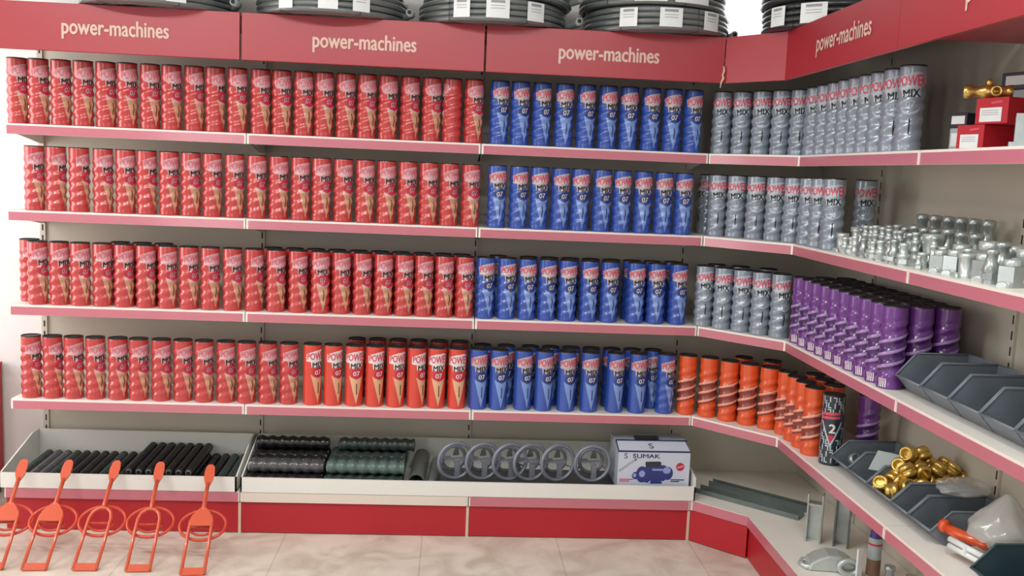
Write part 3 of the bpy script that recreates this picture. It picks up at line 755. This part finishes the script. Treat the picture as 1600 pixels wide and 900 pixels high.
# ---------------------------------------------------------------- orange floor stands
def stand_proto():
    t = empty('orange_floor_stand'); 
    # in the plane leaning back: u across, v along the lean
    A = Vector((0, -.5, .004)); Bv = Vector((0, -.1, .322)); L = (Bv - A).length; V = (Bv - A).normalized(); N = Vector((0, -V.z, V.y)) * -1
    def P(u, v, w=0): p = A + V * v + Vector((u, 0, 0)) + N * w; return (p.x, p.y + .5, p.z)
    hw = .044
    q = MB(); q.tube([P(-hw, .004), P(-hw, .19), P(-hw * .98, .235), P(-hw * .8, .262), P(-hw * .4, .278), P(0, .283), P(hw * .4, .278), P(hw * .8, .262), P(hw * .98, .235), P(hw, .19), P(hw, .004)], .0072, M_osteel, n=8)
    q.build('leg_frame', t)
    q = MB(); q.add([P(-hw, .0, -.004), P(hw, .0, -.004), P(hw, .03, -.004), P(-hw, .03, -.004), P(-hw, .0, .004), P(hw, .0, .004), P(hw, .03, .004), P(-hw, .03, .004)],
                    [(0, 3, 2, 1), (4, 5, 6, 7), (0, 1, 5, 4), (1, 2, 6, 5), (2, 3, 7, 6), (3, 0, 4, 7)], M_osteel); q.build('foot_bar', t)
    q = MB(); q.tube([P(0, .275), P(0, .30), P(0, .42)], [.006, .0085, .0085], M_osteel, n=10); q.build('handle_rod', t)
    q = MB(); pts = [(-.009, .41), (.009, .41), (.019, .438), (.021, .47), (.017, .50), (.008, .511), (-.008, .511), (-.017, .50), (-.021, .47), (-.019, .438)]
    n = len(pts); q.add([P(u, v, -.004) for u, v in pts] + [P(u, v, .005) for u, v in pts], [tuple(range(n)), tuple(range(n, 2 * n))[::-1]] + [(i, n + i, n + (i + 1) % n, (i + 1) % n) for i in range(n)], M_osteel)
    q.build('paddle_grip', t)
    c = Vector(P(.004, .205, .0)); c.y += .035
    ax = Vector((1, 0, .0)); ay = Vector((0, .80, .60)).normalized()
    q = MB(); q.tube([c + ax * (.092 * math.cos(2 * PI * k / 40)) + ay * (.070 * math.sin(2 * PI * k / 40)) for k in range(40)], .0065, M_ring, n=8, closed=True)
    q.tube([c + ax * (.050 * math.cos(PI + PI * k / 14)) + ay * (.036 * math.sin(PI + PI * k / 14) - .01) for k in range(15)], .005, M_ring, n=6)
    q.tube([c + ax * -.05 + ay * -.01, c + ax * .05 + ay * -.01], .005, M_ring, n=6)
    q.build('hoop', t)
    return t, P
sp, SPf = stand_proto()
q = MB(); hw = .044
pts = [(-hw, .215), (-.046, .245), (-.030, .275), (-.010, .300), (.010, .300), (.030, .275), (.046, .245), (hw, .215)]
n = 8; q.add([SPf(u, v, -.007) for u, v in pts] + [SPf(u, v, .0) for u, v in pts], [tuple(range(n)), tuple(range(n, 2 * n))[::-1]] + [(i, n + i, n + (i + 1) % n, (i + 1) % n) for i in range(n)], M_osteel)
pmesh = q.build('gusset_plate')
SX = [(.135, -.50, 1), (.300, -.497, 1), (.491, -.492, 0), (.697, -.496, 0), (.915, -.52, 1)]
SD = ['cut by the left picture edge', 'with a shiny lit plate, second from the left edge', 'the middle one of the five', 'with an open arch, second from the right end', 'with broad plate, rightmost of the five']
plates = []
for k, (x, y, pl_) in enumerate(SX):
    o = sp if k == 0 else copy_tree(sp)
    o.location = (x, y, 0); o.rotation_euler = (0, 0, math.radians((5, 2, 1, 4, 4)[k]))
    tag(o, 'orange steel floor stand ' + SD[k], 'stand', 'orange stands in front of the kick boards')
    if pl_: plates.append(o)
for o in plates:
    g = bpy.data.objects.new('gusset_plate', pmesh.data); COL.objects.link(g); g.parent = o
bpy.data.objects.remove(pmesh)

# ---------------------------------------------------------------- hose coils on top of the canopy
def coil_mesh(R_, h, m, seed):
    q = MB(); rr = h / 4 / 2 * 1.06; n = 56
    for lay in range(4):
        z = rr + lay * (h - 2 * rr) / 3
        for c in range(4):
            rad_ = R_ - rr - c * rr * 1.9
            wob = .003 * math.sin(seed + lay * 2 + c)
            q.tube([((rad_ + wob * math.sin(3 * a + c)) * math.cos(a), (rad_ + wob * math.sin(3 * a + c)) * math.sin(a), z + .002 * math.sin(2 * a + lay + seed)) for a in [2 * PI * k / n for k in range(n)]], rr, m, n=7, closed=True)
    return q
def curved_label(q, R_, a0, wdeg, z0, z1, m, printed=True):
    n = 8; vs = []; fs = []
    for i in range(n + 1):
        a = math.radians(a0 - wdeg / 2 + wdeg * i / n)
        for z in (z0, z1): vs.append(((R_ + .003) * math.cos(a), (R_ + .003) * math.sin(a), z))
    for i in range(n): fs.append((2 * i, 2 * i + 2, 2 * i + 3, 2 * i + 1))
    q.add(vs, fs, m)
    if printed:
        for zz in (.78, .62, .48):
            vs = []
            for i in range(n + 1):
                a = math.radians(a0 - wdeg * .3 + wdeg * .6 * i / n)
                for z in (z0 + (z1 - z0) * zz, z0 + (z1 - z0) * (zz + (.14 if zz == .78 else .03))): vs.append(((R_ + .0038) * math.cos(a), (R_ + .0038) * math.sin(a), z))
            q.add(vs, [(2 * i, 2 * i + 2, 2 * i + 3, 2 * i + 1) for i in range(n)], M_print)
def coil(cx, cy, z, R_, h, labels, text, m=M_hoseg, seed=0, end=None):
    t = empty('hose_coil', (cx, cy, z), 0, text, 'hose coil', 'black hose coils stacked on the header boards')
    coil_mesh(R_, h, m, seed).build('hose_winding', t)
    q = MB()
    for k in range(6):
        a = 2 * PI * k / 6 + seed; c_, s_ = math.cos(a), math.sin(a); r0, r1 = R_ - h * 1.05, R_ + .002
        q.tube([(r0 * c_, r0 * s_, -.0), (r1 * c_, r1 * s_, -.0), (r1 * c_, r1 * s_, h - .004), (r0 * c_, r0 * s_, h - .004)], .0015, M_black, n=5, closed=True)
    q.build('binding_strap', t)
    for a0, wd in labels:
        q = MB(); curved_label(q, R_, a0, wd, h * .12, h * .92, M_label); q.build('paper_label', t)
    if end is not None:
        p = Vector((end[0] - cx, end[1] - cy, end[2]))
        q = MB(); d_ = Vector((-.1, -1, .0)).normalized()
        q.tube([p + Vector((-.10, .22, 0)), p + Vector((-.02, .12, 0)), p + Vector((.004, .05, 0)), p + d_ * .02], .0145, M_hosee, n=14)
        c_ = p + d_ * .02
        q.tube([c_ - d_ * .001, c_ + d_ * .001], .0085, M_black, n=12)
        q.build('hose_end', t)
ZT = HT + .001
CH_ = .094
coils = [(.62, .07, .315, 'over leftmost header', [(-62, 14), (-96, 10)], (.975, -.12, .035)), (1.345, .075, .318, 'over middle header', [(-118, 12), (-86, 14), (-62, 13)], (1.685, -.12, .03)),
         (2.03, .08, .316, 'where red and blue cans meet', [(-115, 13), (-88, 17), (-58, 15)], (2.385, -.12, .03)), (2.745, .075, .314, 'over header above the blue cans', [(-122, 14), (-90, 17), (-55, 16)], (3.06, -.05, .02))]
for k, (cx, cy, R_, w_, lb, en) in enumerate(coils):
    coil(cx, cy, ZT, R_, CH_, lb, 'black hose coil with white labels ' + w_ + ', lower of stack', M_hoseg, k, en)
    coil(cx + .02 * (-1) ** k, cy, ZT + CH_ + .004, R_ + .004, CH_, [(a0 + 20, wd * 1.7) for a0, wd in lb[:2]], 'black hose coil ' + w_ + ', upper of stack', M_hoseg if k else M_hose, k + 3, None if k != 2 else (2.385, -.14, .025))
coil(3.41, -.28, ZT, .29, CH_, [(-160, 16), (-128, 20)], 'black hose coil with labels at the right corner, lower of stack', M_hose, 9)
coil(3.40, -.27, ZT + CH_ + .004, .285, CH_, [(-140, 16)], 'black hose coil on the right hand corner, upper of stack', M_hose, 7)

# ---------------------------------------------------------------- fittings on the second shelf of the right run
def hexring(q, r, z0, z1, m): q.lathe([(r, z0), (r, z1)], m, n=6, smooth=False)
def fit_a():
    q = MB(); q.lathe([(.015, 0), (.015, .02), (.017, .022), (.017, .03), (.011, .034), (.011, .05), (.0135, .052), (.0135, .06), (.008, .062), (.008, .045)], M_galvw, n=18); hexring(q, .0195, .006, .018, M_galvw); return q
def fit_b():
    q = MB(); q.lathe([(.018, 0), (.018, .028), (.021, .032), (.016, .05), (.013, .056), (.013, .072), (.016, .074), (.016, .084), (.010, .086), (.010, .07)], M_galv, n=18); hexring(q, .022, .012, .026, M_galv); return q
def fit_c():
    q = MB(); q.lathe([(.012, 0), (.012, .014), (.0145, .016), (.0145, .024), (.012, .026), (.012, .040), (.0145, .042), (.0145, .05), (.012, .052), (.012, .066), (.0145, .068), (.0145, .078), (.010, .08), (.010, .095), (.0135, .097), (.0135, .106), (.007, .107)], M_galvw, n=16); return q
def fit_d():
    q = MB(); q.lathe([(.021, 0), (.021, .012), (.018, .014), (.020, .040), (.020, .055), (.023, .058), (.023, .070), (.015, .071), (.015, .03)], M_galvw, n=18)
    q.lathe([(.013, -.034), (.016, -.034), (.016, -.024), (.012, -.022), (.012, -.005)], M_galvw, n=14, axis='y'); 
    return q
def fit_e():
    q = MB(); q.box((-.02, -.02, 0), (.02, .02, .05), M_galv); q.lathe([(.017, .05), (.019, .052), (.019, .066), (.013, .067), (.013, .04)], M_galvw, n=16)
    q.lathe([(.011, -.036), (.015, -.036), (.015, -.02)], M_galvw, n=14, axis='y'); q.lathe([(.010, -.034), (.0, -.034)], M_slot, n=14, axis='y', cap=False); return q
FIT = {'a': ('hex_nipple', fit_a, 'small hex nipple'), 'b': ('reducing_socket', fit_b, 'reducing socket'), 'c': ('threaded_barrel', fit_c, 'tall threaded barrel'), 'd': ('tee_fitting', fit_d, 'pipe tee'), 'e': ('valve_block', fit_e, 'square valve block')}
cnt = {}; FO = [None]
def fitting(kd, x, y, z=Z2, rz=0., sc=1., extra=''):
    nm, fn, ds = FIT[kd]; k = 'fit' + kd
    if k not in PROTO: PROTO[k] = fn().build(nm)
    o = PROTO[k] if k not in USED else PROTO[k].copy()
    if k in USED: COL.objects.link(o)
    USED.add(k)
    o.location = (x, y, z); o.rotation_euler = (0, 0, rz); o.scale = (sc,) * 3; FO[0] = o
    key = kd + extra; i = cnt.get(key, 0); cnt[key] = i + 1
    tag(o, 'zinc %s %s, %s counting from the grey cans' % (ds, extra, ORD[i]), 'pipe fitting', 'zinc pipe fittings on the second shelf')
RZ = -1.25
yy = -.70
for k, (kd, y, s_) in enumerate([('d', -.665, 1), ('a', -.742, 1), ('a', -.787, 1.05), ('c', -.84, .9), ('b', -.898, .8), ('a', -.945, 1), ('a', -.988, 1.05), ('a', -1.032, 1.15), ('b', -1.085, .85), ('b', -1.142, .95), ('a', -1.195, 1.2), ('d', -1.255, .7),
                                 ('a', -1.31, .7), ('e', -1.372, 1.0), ('e', -1.445, 1.1), ('d', -1.53, 1.0), ('e', -1.61, 1.15), ('b', -1.68, 1.1), ('e', -1.75, 1.1)]):
    fitting(kd, (3.352 if kd in 'de' else 3.325) + .006 * (k % 3), y, rz=RZ + random.uniform(-.4, .4), sc=s_, extra='in the front row')
for k, (kd, y, s_) in enumerate([('d', -.655, 1.35), ('b', -.715, 1.1), ('c', -.765, 1), ('c', -.80, 1), ('c', -.845, 1.05), ('c', -.888, 1.02), ('c', -.95, 1.0), ('c', -.99, .95), ('c', -1.03, .98), ('b', -1.095, 1.2), ('c', -1.14, 1), ('d', -1.20, 1.5), ('c', -1.26, .95), ('a', -1.31, 1.2), ('e', -1.38, 1.3), ('a', -1.45, 1.3), ('e', -1.53, 1.6), ('b', -1.62, 1.3), ('e', -1.71, 1.5)]):
    fitting(kd, (3.418 if kd in 'de' else 3.395) + .006 * (k % 2), y, rz=RZ + random.uniform(-.4, .4), sc=s_, extra='in the second row')
for k, (kd, y, s_) in enumerate([('c', -.80, 1.05), ('c', -.86, 1.1), ('c', -.92, 1.05), ('b', -.99, 1.45), ('b', -1.06, 1.4), ('b', -1.13, 1.4), ('b', -1.21, 1.45), ('b', -1.29, 1.4), ('b', -1.37, 1.4), ('e', -1.47, 1.5), ('e', -1.58, 1.5), ('e', -1.68, 1.5)]):
    fitting(kd, 3.466, y, rz=RZ + random.uniform(-.4, .4), sc=s_, extra='in the third row')
for k, y in enumerate([-.84, -.93, -1.02, -1.10, -1.18, -1.26]):
    fitting('b', 3.565, y, rz=RZ, sc=1.85, extra='in the row by the panel'); FO[0].scale = (1.35, 1.35, 1.85)

# ---------------------------------------------------------------- top shelf of the nearest right bay
def carton_box(c, sx, sy, sz, rz, label):
    t = empty('red_carton', c, rz, label, 'carton', 'red cartons on the top shelf')
    q = MB(); q.box((-sx / 2, -sy / 2, 0), (sx / 2, sy / 2, sz), M_boxred); q.build('carton_body', t, bevel=.001)
    q = MB(); e = -sx / 2 - .0008
    q.add([(e, sy * .36, sz * .08), (e, -sy * .32, sz * .08), (e, -sy * .32, sz * .62), (e, sy * .36, sz * .62)], [(0, 1, 2, 3)], M_label)
    for zz in (.5, .42, .34): q.add([(e - .0004, sy * .3, sz * zz), (e - .0004, -sy * .22, sz * zz), (e - .0004, -sy * .22, sz * (zz + .02)), (e - .0004, sy * .3, sz * (zz + .02))], [(0, 1, 2, 3)], M_print)
    q.build('paper_label', t)
    q = MB(); q.add([(e, sy * .02, sz * .76), (e, -sy * .32, sz * .80), (e, -sy * .32, sz * .88), (e, sy * .02, sz * .84)], [(0, 1, 2, 3)], M_pinkp); q.build('printed_mark', t)
carton_box((3.435, -1.440, Z1), .15, .096, .072, math.radians(17), 'red carton with white label, lower of two on the top shelf')
carton_box((3.465, -1.500, Z1 + .073), .17, .110, .072, math.radians(17), 'red carton with white label, upper of two, under the brass valve')
# brass valve
bv = empty('brass_valve', (3.41, -1.455, Z1 + .146 + .022), math.radians(-29), 'brass valve lying on the upper red carton', 'valve')
q = MB(); q.lathe([(.017, -.065), (.019, -.063), (.019, -.045), (.015, -.040), (.015, -.02), (.021, -.012), (.021, .012), (.015, .02), (.015, .045), (.019, .05), (.019, .062), (.014, .062)], M_brass, n=20, axis='x'); q.build('valve_body', bv)
q = MB(); q.tube([(.02 + .0125 * math.cos(2 * PI * k / 20), -.026, .0125 * math.sin(2 * PI * k / 20)) for k in range(20)], .0045, M_brass, n=8, closed=True); q.build('side_port', bv)
q = MB(); q.lathe([(.007, .018), (.009, .022), (.009, .034), (.005, .036)], M_brass, n=14); q.build('valve_stem', bv)
def pack(c, s, rz, m, m2, label, cat='pack'):
    t = empty('tape_pack', c, rz, label, cat)
    q = MB(); q.box((-s[0] / 2, -s[1] / 2, 0), (s[0] / 2, s[1] / 2, s[2]), m); q.build('pack_body', t, bevel=.002)
    q = MB(); e = -s[0] / 2 - .0008; q.add([(e, s[1] * .38, s[2] * .25), (e, -s[1] * .38, s[2] * .25), (e, -s[1] * .38, s[2] * .8), (e, s[1] * .38, s[2] * .8)], [(0, 1, 2, 3)], m2); q.build('printed_panel', t)
    return t
M_dnavy = mat('dark navy pack', (28, 28, 48), .4)
pack((3.46, -1.245, Z1), (.05, .055, .075), math.radians(20), M_card, M_label, 'pale small pack standing left of lower red carton')
pack((3.46, -1.247, Z1 + .076), (.052, .065, .045), math.radians(20), M_dnavy, M_label, 'dark navy pack on the pale pack left of red cartons')
pack((3.585, -1.335, Z1), (.055, .07, .19), math.radians(20), M_card, M_teal, 'tall pale pack with teal panel behind the red cartons')
pack((3.585, -1.345, Z1 + .191), (.06, .12, .05), math.radians(20), M_dnavy, M_label, 'dark navy pack topmost behind the brass valve')
pack((3.60, -1.54, Z1 + .0), (.05, .10, .20), math.radians(-20), M_black, M_slate, 'black carton standing behind the red cartons')
o = pack((3.60, -1.66, Z1), (.05, .09, .20), math.radians(-20), M_green, M_green, 'green pack behind the red cartons at picture edge')
q = MB(); q.box((-.03, -.045, 0), (.03, .045, .012), M_galv); q.box((-.018, -.03, .012), (.018, -.008, .085), M_galv); q.box((-.018, .008, .012), (.018, .032, .080), M_galv); q.lathe([(.014, .012), (.014, .07), (.008, .075)], M_galvd, n=14)
o = q.build('zinc_clamp', loc=(3.345, -1.745, Z1 + .0)); o.rotation_euler = (0, 0, math.radians(-30)); tag(o, 'grey zinc clamp standing in front of the red cartons at picture edge', 'clamp')

# ---------------------------------------------------------------- plastic bins
def bin_(x, y, z, w, d, h, m, label, lip=.42, tilt=0):
    """open fronted stacking bin; origin at its front corner, front faces -x, width runs towards -y"""
    t = empty('stacking_bin', (x, y, z), 0, label, 'bin', 'plastic bins on the right hand shelves')
    th = .003; hl = h * lip; k = .042
    q = MB(); q.box((.048, -w + .004, 0), (d - .005, -.004, th), m); q.build('bin_floor', t)
    prof = [(.048, 0), (d - .005, 0), (d, h), (k + .02, h), (.0, hl)]
    for yy_ in (0, -w + th):
        q = MB(); q.prism(prof, yy_ - th, yy_, m, 'z'); q = MB()
        n = len(prof)
        q.add([(a, yy_, b_) for a, b_ in prof] + [(a, yy_ - th, b_) for a, b_ in prof], [tuple(range(n)), tuple(range(n, 2 * n))[::-1]] + [(i, (i + 1) % n, n + (i + 1) % n, n + i) for i in range(n)], m)
        q.tube([(.0, yy_ - th / 2, hl), (k + .02, yy_ - th / 2, h), (d, yy_ - th / 2, h)], .0038, m, n=6)
        q.build('side_wall', t)
    q = MB(); q.add([(.048, 0, 0), (.048, -w, 0), (0, -w, hl), (0, 0, hl), (.051, 0, 0), (.051, -w, 0), (.003, -w, hl), (.003, 0, hl)], [(0, 1, 2, 3), (7, 6, 5, 4), (3, 2, 6, 7)], m)
    q.tube([(0, 0, hl), (0, -w, hl)], .0045, m, n=6)
    q.build('front_lip', t)
    q = MB(); q.box((d - .005, -w, 0), (d - .002, 0, h), m); q.tube([(d, 0, h), (d, -w, h)], .0045, m, n=6); q.build('back_wall', t)
    return t
for k, (y, x, w_) in enumerate([(-1.212, 3.334, .160), (-1.376, 3.334, .160), (-1.540, 3.334, .160), (-1.704, 3.334, .160), (-1.868, 3.334, .160)]):
    bin_(x, y, Z3 + .001, w_, .24, .125, M_bin, 'open blue grey bin on the third shelf, %s after the purple cans' % ORD[k])
bin_(3.355, -.722, Z4 + .001, .150, .25, .105, M_bin, 'grey bin beside the dark number 2 can, holding a zinc ring')
bin_(3.355, -.876, Z4 + .001, .155, .25, .105, M_bin, 'grey bin holding a pale card, left of the brass unions')
bin_(3.355, -1.035, Z4 + .001, .178, .27, .105, M_bin, 'bin heaped with brass unions on the fourth shelf')
bin_(3.355, -1.217, Z4 + .001, .115, .25, .105, M_bin, 'empty narrow bin right of the heap of brass unions')
bin_(3.355, -1.336, Z4 + .001, .140, .25, .105, M_bin, 'empty bin below the clear plastic bags')
bin_(3.330, -1.745, Z4 + .001, .20, .26, .115, M_bint, 'teal bin at the bottom right picture corner')
# card and bits in the first bin
q = MB(); q.add([(0, 0, 0), (.055, -.075, .010), (.085, -.075, .075), (.03, 0, .07), (.002, 0, 0), (.057, -.075, .010), (.087, -.075, .075), (.032, 0, .07)],
               [(0, 1, 2, 3), (7, 6, 5, 4), (0, 4, 5, 1), (1, 5, 6, 2), (2, 6, 7, 3), (3, 7, 4, 0)], M_card)
o = q.build('pale_card', loc=(3.405, -.93, Z4 + .062)); tag(o, 'pale grey card leaning out of the second bin', 'card')
q = MB(); q.lathe([(.016, 0), (.024, .002), (.024, .022), (.016, .024), (.016, 0)], M_galv, n=16, cap=False); 
o = q.build('zinc_ring', loc=(3.41, -.79, Z4 + .050)); o.rotation_euler = (1.0, .4, 0); tag(o, 'zinc ring lying in the first bin beside the pale card', 'ring')
# brass unions
def union_mesh():
    q = MB(); q.lathe([(.012, -.016), (.017, -.015), (.0195, -.010), (.0195, -.004), (.0175, -.003), (.0175, .003), (.0195, .004), (.0195, .010), (.017, .015), (.012, .016), (.0115, .0), (.012, -.016)], M_brass, n=20, cap=False)
    hexring(q, .0205, -.002, .002, M_brass); return q
um = union_mesh().build('brass_union')
random.seed(4)
pos = []
for lay in range(4):
    ny = (3, 3, 2, 1)[lay]; nx = (5, 5, 4, 2)[lay]
    for i in range(nx):
        for j in range(ny):
            pos.append((3.408 + .022 * lay + i * .0525 + random.uniform(-.004, .004), -1.070 - j * .050 + random.uniform(-.004, .004), Z4 + .036 + lay * .042 + min(.014, max(0, (i - 1) * .004))))
for k in range(2): pos.append((3.377 + .01 * k, -1.09 - .07 * k, Z4 + .062))
LN = ['bottom', 'second', 'third', 'topmost']
for k, p in enumerate(pos):
    o = um if k == 0 else um.copy()
    if k: COL.objects.link(o)
    o.location = p; o.scale = (1.36,) * 3; o.rotation_euler = (random.uniform(-1.2, 1.2), random.uniform(-1.2, 1.2), random.uniform(0, 3))
    tag(o, 'brass pipe union in the heap of brass unions in the bin', 'pipe fitting', 'brass unions heaped in one bin')
# plastic bags
def blob(name, c, s, m, label, seed, knot=True, rot=0):
    bm = bmesh.new(); bmesh.ops.create_icosphere(bm, subdivisions=4, radius=1)
    rnd = random.Random(seed); ph = [rnd.uniform(0, 6) for _ in range(9)]
    for v in bm.verts:
        x, y, z = v.co; k = 1 + .07 * math.sin(5 * x + ph[0]) * math.cos(4 * y + ph[1]) + .05 * math.sin(9 * y + 7 * z + ph[2]) + .03 * math.sin(15 * x + 9 * z + ph[3])
        a = math.atan2(y, x)
        if z > .25 and knot: k *= 1 - .55 * ((z - .25) / .75); z2_ = z * (1 + .5 * (z - .25)); k *= 1 + .10 * math.sin(9 * a + ph[4]) * (z - .2)
        else: z2_ = z
        if z < -.6: z2_ = -.6 - (abs(z) - .6) * .3
        v.co = Vector((x * k * s[0], y * k * s[1], (z2_ + .7) * s[2]))
    me = bpy.data.meshes.new(name); bm.to_mesh(me); bm.free(); me.materials.append(m)
    for p in me.polygons: p.use_smooth = True
    o = bpy.data.objects.new(name, me); COL.objects.link(o); o.location = c; o.rotation_euler = (0, 0, rot); return tag(o, label, 'bag', 'plastic bags on the fourth shelf')
blob('plastic_bag', (3.51, -1.595, Z4 + .03), (.095, .105, .085), M_bagw, 'milky knotted plastic bag behind the orange pipe', 2)
blob('plastic_bag', (3.53, -1.33, Z4 + .118), (.095, .07, .026), M_bag, 'flat clear plastic bag lying over the empty bins', 5, False, .3)
blob('plastic_bag', (3.58, -1.80, Z4 + .06), (.07, .10, .09), M_bagw, 'milky plastic bag against the panel at picture edge', 8)
q = MB()
for k in range(3): q.lathe([(.009, .0), (.013, .002), (.013, .06), (.009, .062)], M_label, n=14, axis='y')
q = MB(); q.tube([(0, 0, 0), (.0, -.05, 0), (.01, -.16, .004)], [.015, .017, .014], M_orange, n=14); q.tube([(-.004, .01, .004), (.0, -.008, .004)], .021, M_orange, n=8)
o = q.build('orange_pipe_plug', loc=(3.395, -1.485, Z4 + .062)); o.rotation_euler = (0, 0, math.radians(12)); tag(o, 'orange plastic pipe plug lying in front of the milky bag', 'plug')
q = MB()
for dz in (0, .020): q.tube([(0, 0, dz), (.03, -.14, dz)], .0085, M_label, n=12); q.tube([(-.001, .004, dz), (0, -.001, dz)], .0055, M_slot, n=10)
q.box((.006, -.075, -.004), (.020, -.060, .025), M_label)
o = q.build('white_pipe_clip', loc=(3.375, -1.55, Z4 + .032)); tag(o, 'white plastic twin pipe clip below the orange plug', 'clip')

# ---------------------------------------------------------------- base deck of the right run
def channel(L, w, h, th, m):
    q = MB(); q.prism([(0, 0), (w, 0), (w, h), (w - th, h), (w - th, th), (th, th), (th, h), (0, h)], 0, L, m, 'x'); return q
def chan(name, loc, L, w, h, rz, label, m=M_galvd):
    o = channel(L, w, h, .004, m).build(name, loc=loc); o.rotation_euler = (0, 0, rz); return tag(o, label, 'steel channel', 'steel channels lying across the corner deck')
a_ = math.atan2(-.32, .44)
chan('steel_channel', (3.045, .035, ZD + .001), .50, .065, .022, math.atan2(-.33, .36), 'wide galvanised channel lying along the corner deck, nearer one')
chan('steel_channel', (3.135, .115, ZD + .001), .50, .045, .030, math.atan2(-.33, .36), 'narrow galvanised channel lying behind the wide one on the corner deck')
def post(x, y, rz, h, w, dpt, label, m=M_galv):
    q = MB(); q.prism([(0, 0), (w, 0), (w, .006), (0, .006)], 0, h * .80, M_galvw)
    q.prism([(0, -dpt), (.006, -dpt), (.006, 0), (0, 0)], 0, h, m); q.prism([(w - .006, -dpt), (w, -dpt), (w, 0), (w - .006, 0)], 0, h, m)
    q2 = MB(); q2.box((-.0, -.0, 0), (w, dpt, .006), m)
    t = empty('steel_bracket', (x, y, ZD + .001), rz, label, 'bracket', 'grey steel brackets standing on the base deck')
    q.build('bracket_channel', t)
    q3 = MB(); q3.box((.006, -dpt * .9, h * .76), (w - .006, 0, h * .80), m); q3.build('bracket_rib', t)
post(3.375, -.495, math.radians(-28), .200, .062, .045, 'grey steel channel bracket standing nearest the corner deck front')
post(3.475, -.535, math.radians(-28), .245, .060, .050, 'taller grey steel channel bracket right of the shorter one', M_galvd)
# cast pipe saddle in front of the brackets
cs = empty('cast_pipe_saddle', (3.36, -.79, ZD + .001), math.radians(-8), 'grey cast pipe saddle with round eye lying before the brackets', 'casting')
q = MB(); n = 26; prof = [(-.095, 0), (-.085, .03), (-.055, .05), (-.02, .062), (.02, .062), (.055, .05), (.085, .03), (.095, 0)]
q.prism(prof, -.045, .045, M_galvw, 'y'); q.build('saddle_body', cs, bevel=.008)
q = MB(); q.tube([(-.055, -.02, .012), (-.10, -.03, .010), (-.115, .0, .012), (-.10, .03, .014), (-.055, .02, .014)], [.012, .010, .009, .010, .012], M_galvw, n=10); q.build('saddle_lug', cs)
q = MB(); q.tube([(.05 + .035 * math.cos(2 * PI * k / 28), -.060, .030 + .026 * math.sin(2 * PI * k / 28)) for k in range(28)], .010, M_galvw, n=10, closed=True)
q.build('round_eye', cs)
# second casting at the frame's edge
q = MB(); q.lathe([(.020, 0), (.045, .004), (.055, .014), (.050, .030), (.030, .038), (.020, .038), (.020, 0)], M_galv, n=28, cap=False)
o = q.build('steel_flange', loc=(3.33, -1.02, ZD + .001)); tag(o, 'round steel flange lying in front of the cast saddle', 'flange')
# silicone cartridge
st = empty('sealant_tube', (3.485, -.872, ZD + .001), 0, 'white sealant tube with violet cap standing under the fourth shelf', 'tube')
q = MB(); q.lathe([(.020, 0), (.0245, .003), (.0245, .15), (.022, .155)], M_card, n=24); q.build('cartridge', st)
q = MB(); q.lathe([(.0250, .012), (.0250, .075)], M_brown, n=24, cap=False); q.build('brown_label', st)
q = MB(); q.lathe([(.0250, .128), (.0250, .136)], M_pinkr, n=24, cap=False); q.build('printed_ring', st)
q = MB(); q.lathe([(.022, .155), (.019, .162), (.016, .20), (.012, .205)], M_violet, n=20); q.build('cap', st)
q = MB(); q.lathe([(.016, 0), (.018, .004), (.014, .05), (.019, .055), (.019, .07), (.012, .071)], M_galv, n=16)
for k, (x, y) in enumerate([(3.52, -.93), (3.56, -1.01)]):
    o = q.build('zinc_nipple', loc=(x, y, ZD + .001)) if k == 0 else copy_tree(o)
    o.location = (x, y, ZD + .001); tag(o, ['zinc nipple standing on the base deck, nearer the sealant tube', 'zinc nipple standing on the base deck, farther from the sealant tube'][k], 'pipe fitting', 'zinc nipples on the base deck')
q = MB(); q.box((-.012, -.004, 0), (.012, .004, .115), M_label)
o = q.build('white_plastic_strip', loc=(3.425, -.885, ZD + .001)); o.rotation_euler = (0, 0, .4); tag(o, 'white plastic strip standing in front of the sealant tube', 'strip')
# red cabinet whose side shows at the left picture edge
q = MB(); q.box((-.55, .10, .05), (-.222, .40, .62), M_kick); q.box((-.53, .12, 0), (-.235, .39, .05), M_slot); q.box((-.555, .095, .62), (-.220, .405, .635), M_kick)
o = q.build('red_cabinet'); tag(o, 'low red cabinet at the left picture edge beside the white wall', 'cabinet')
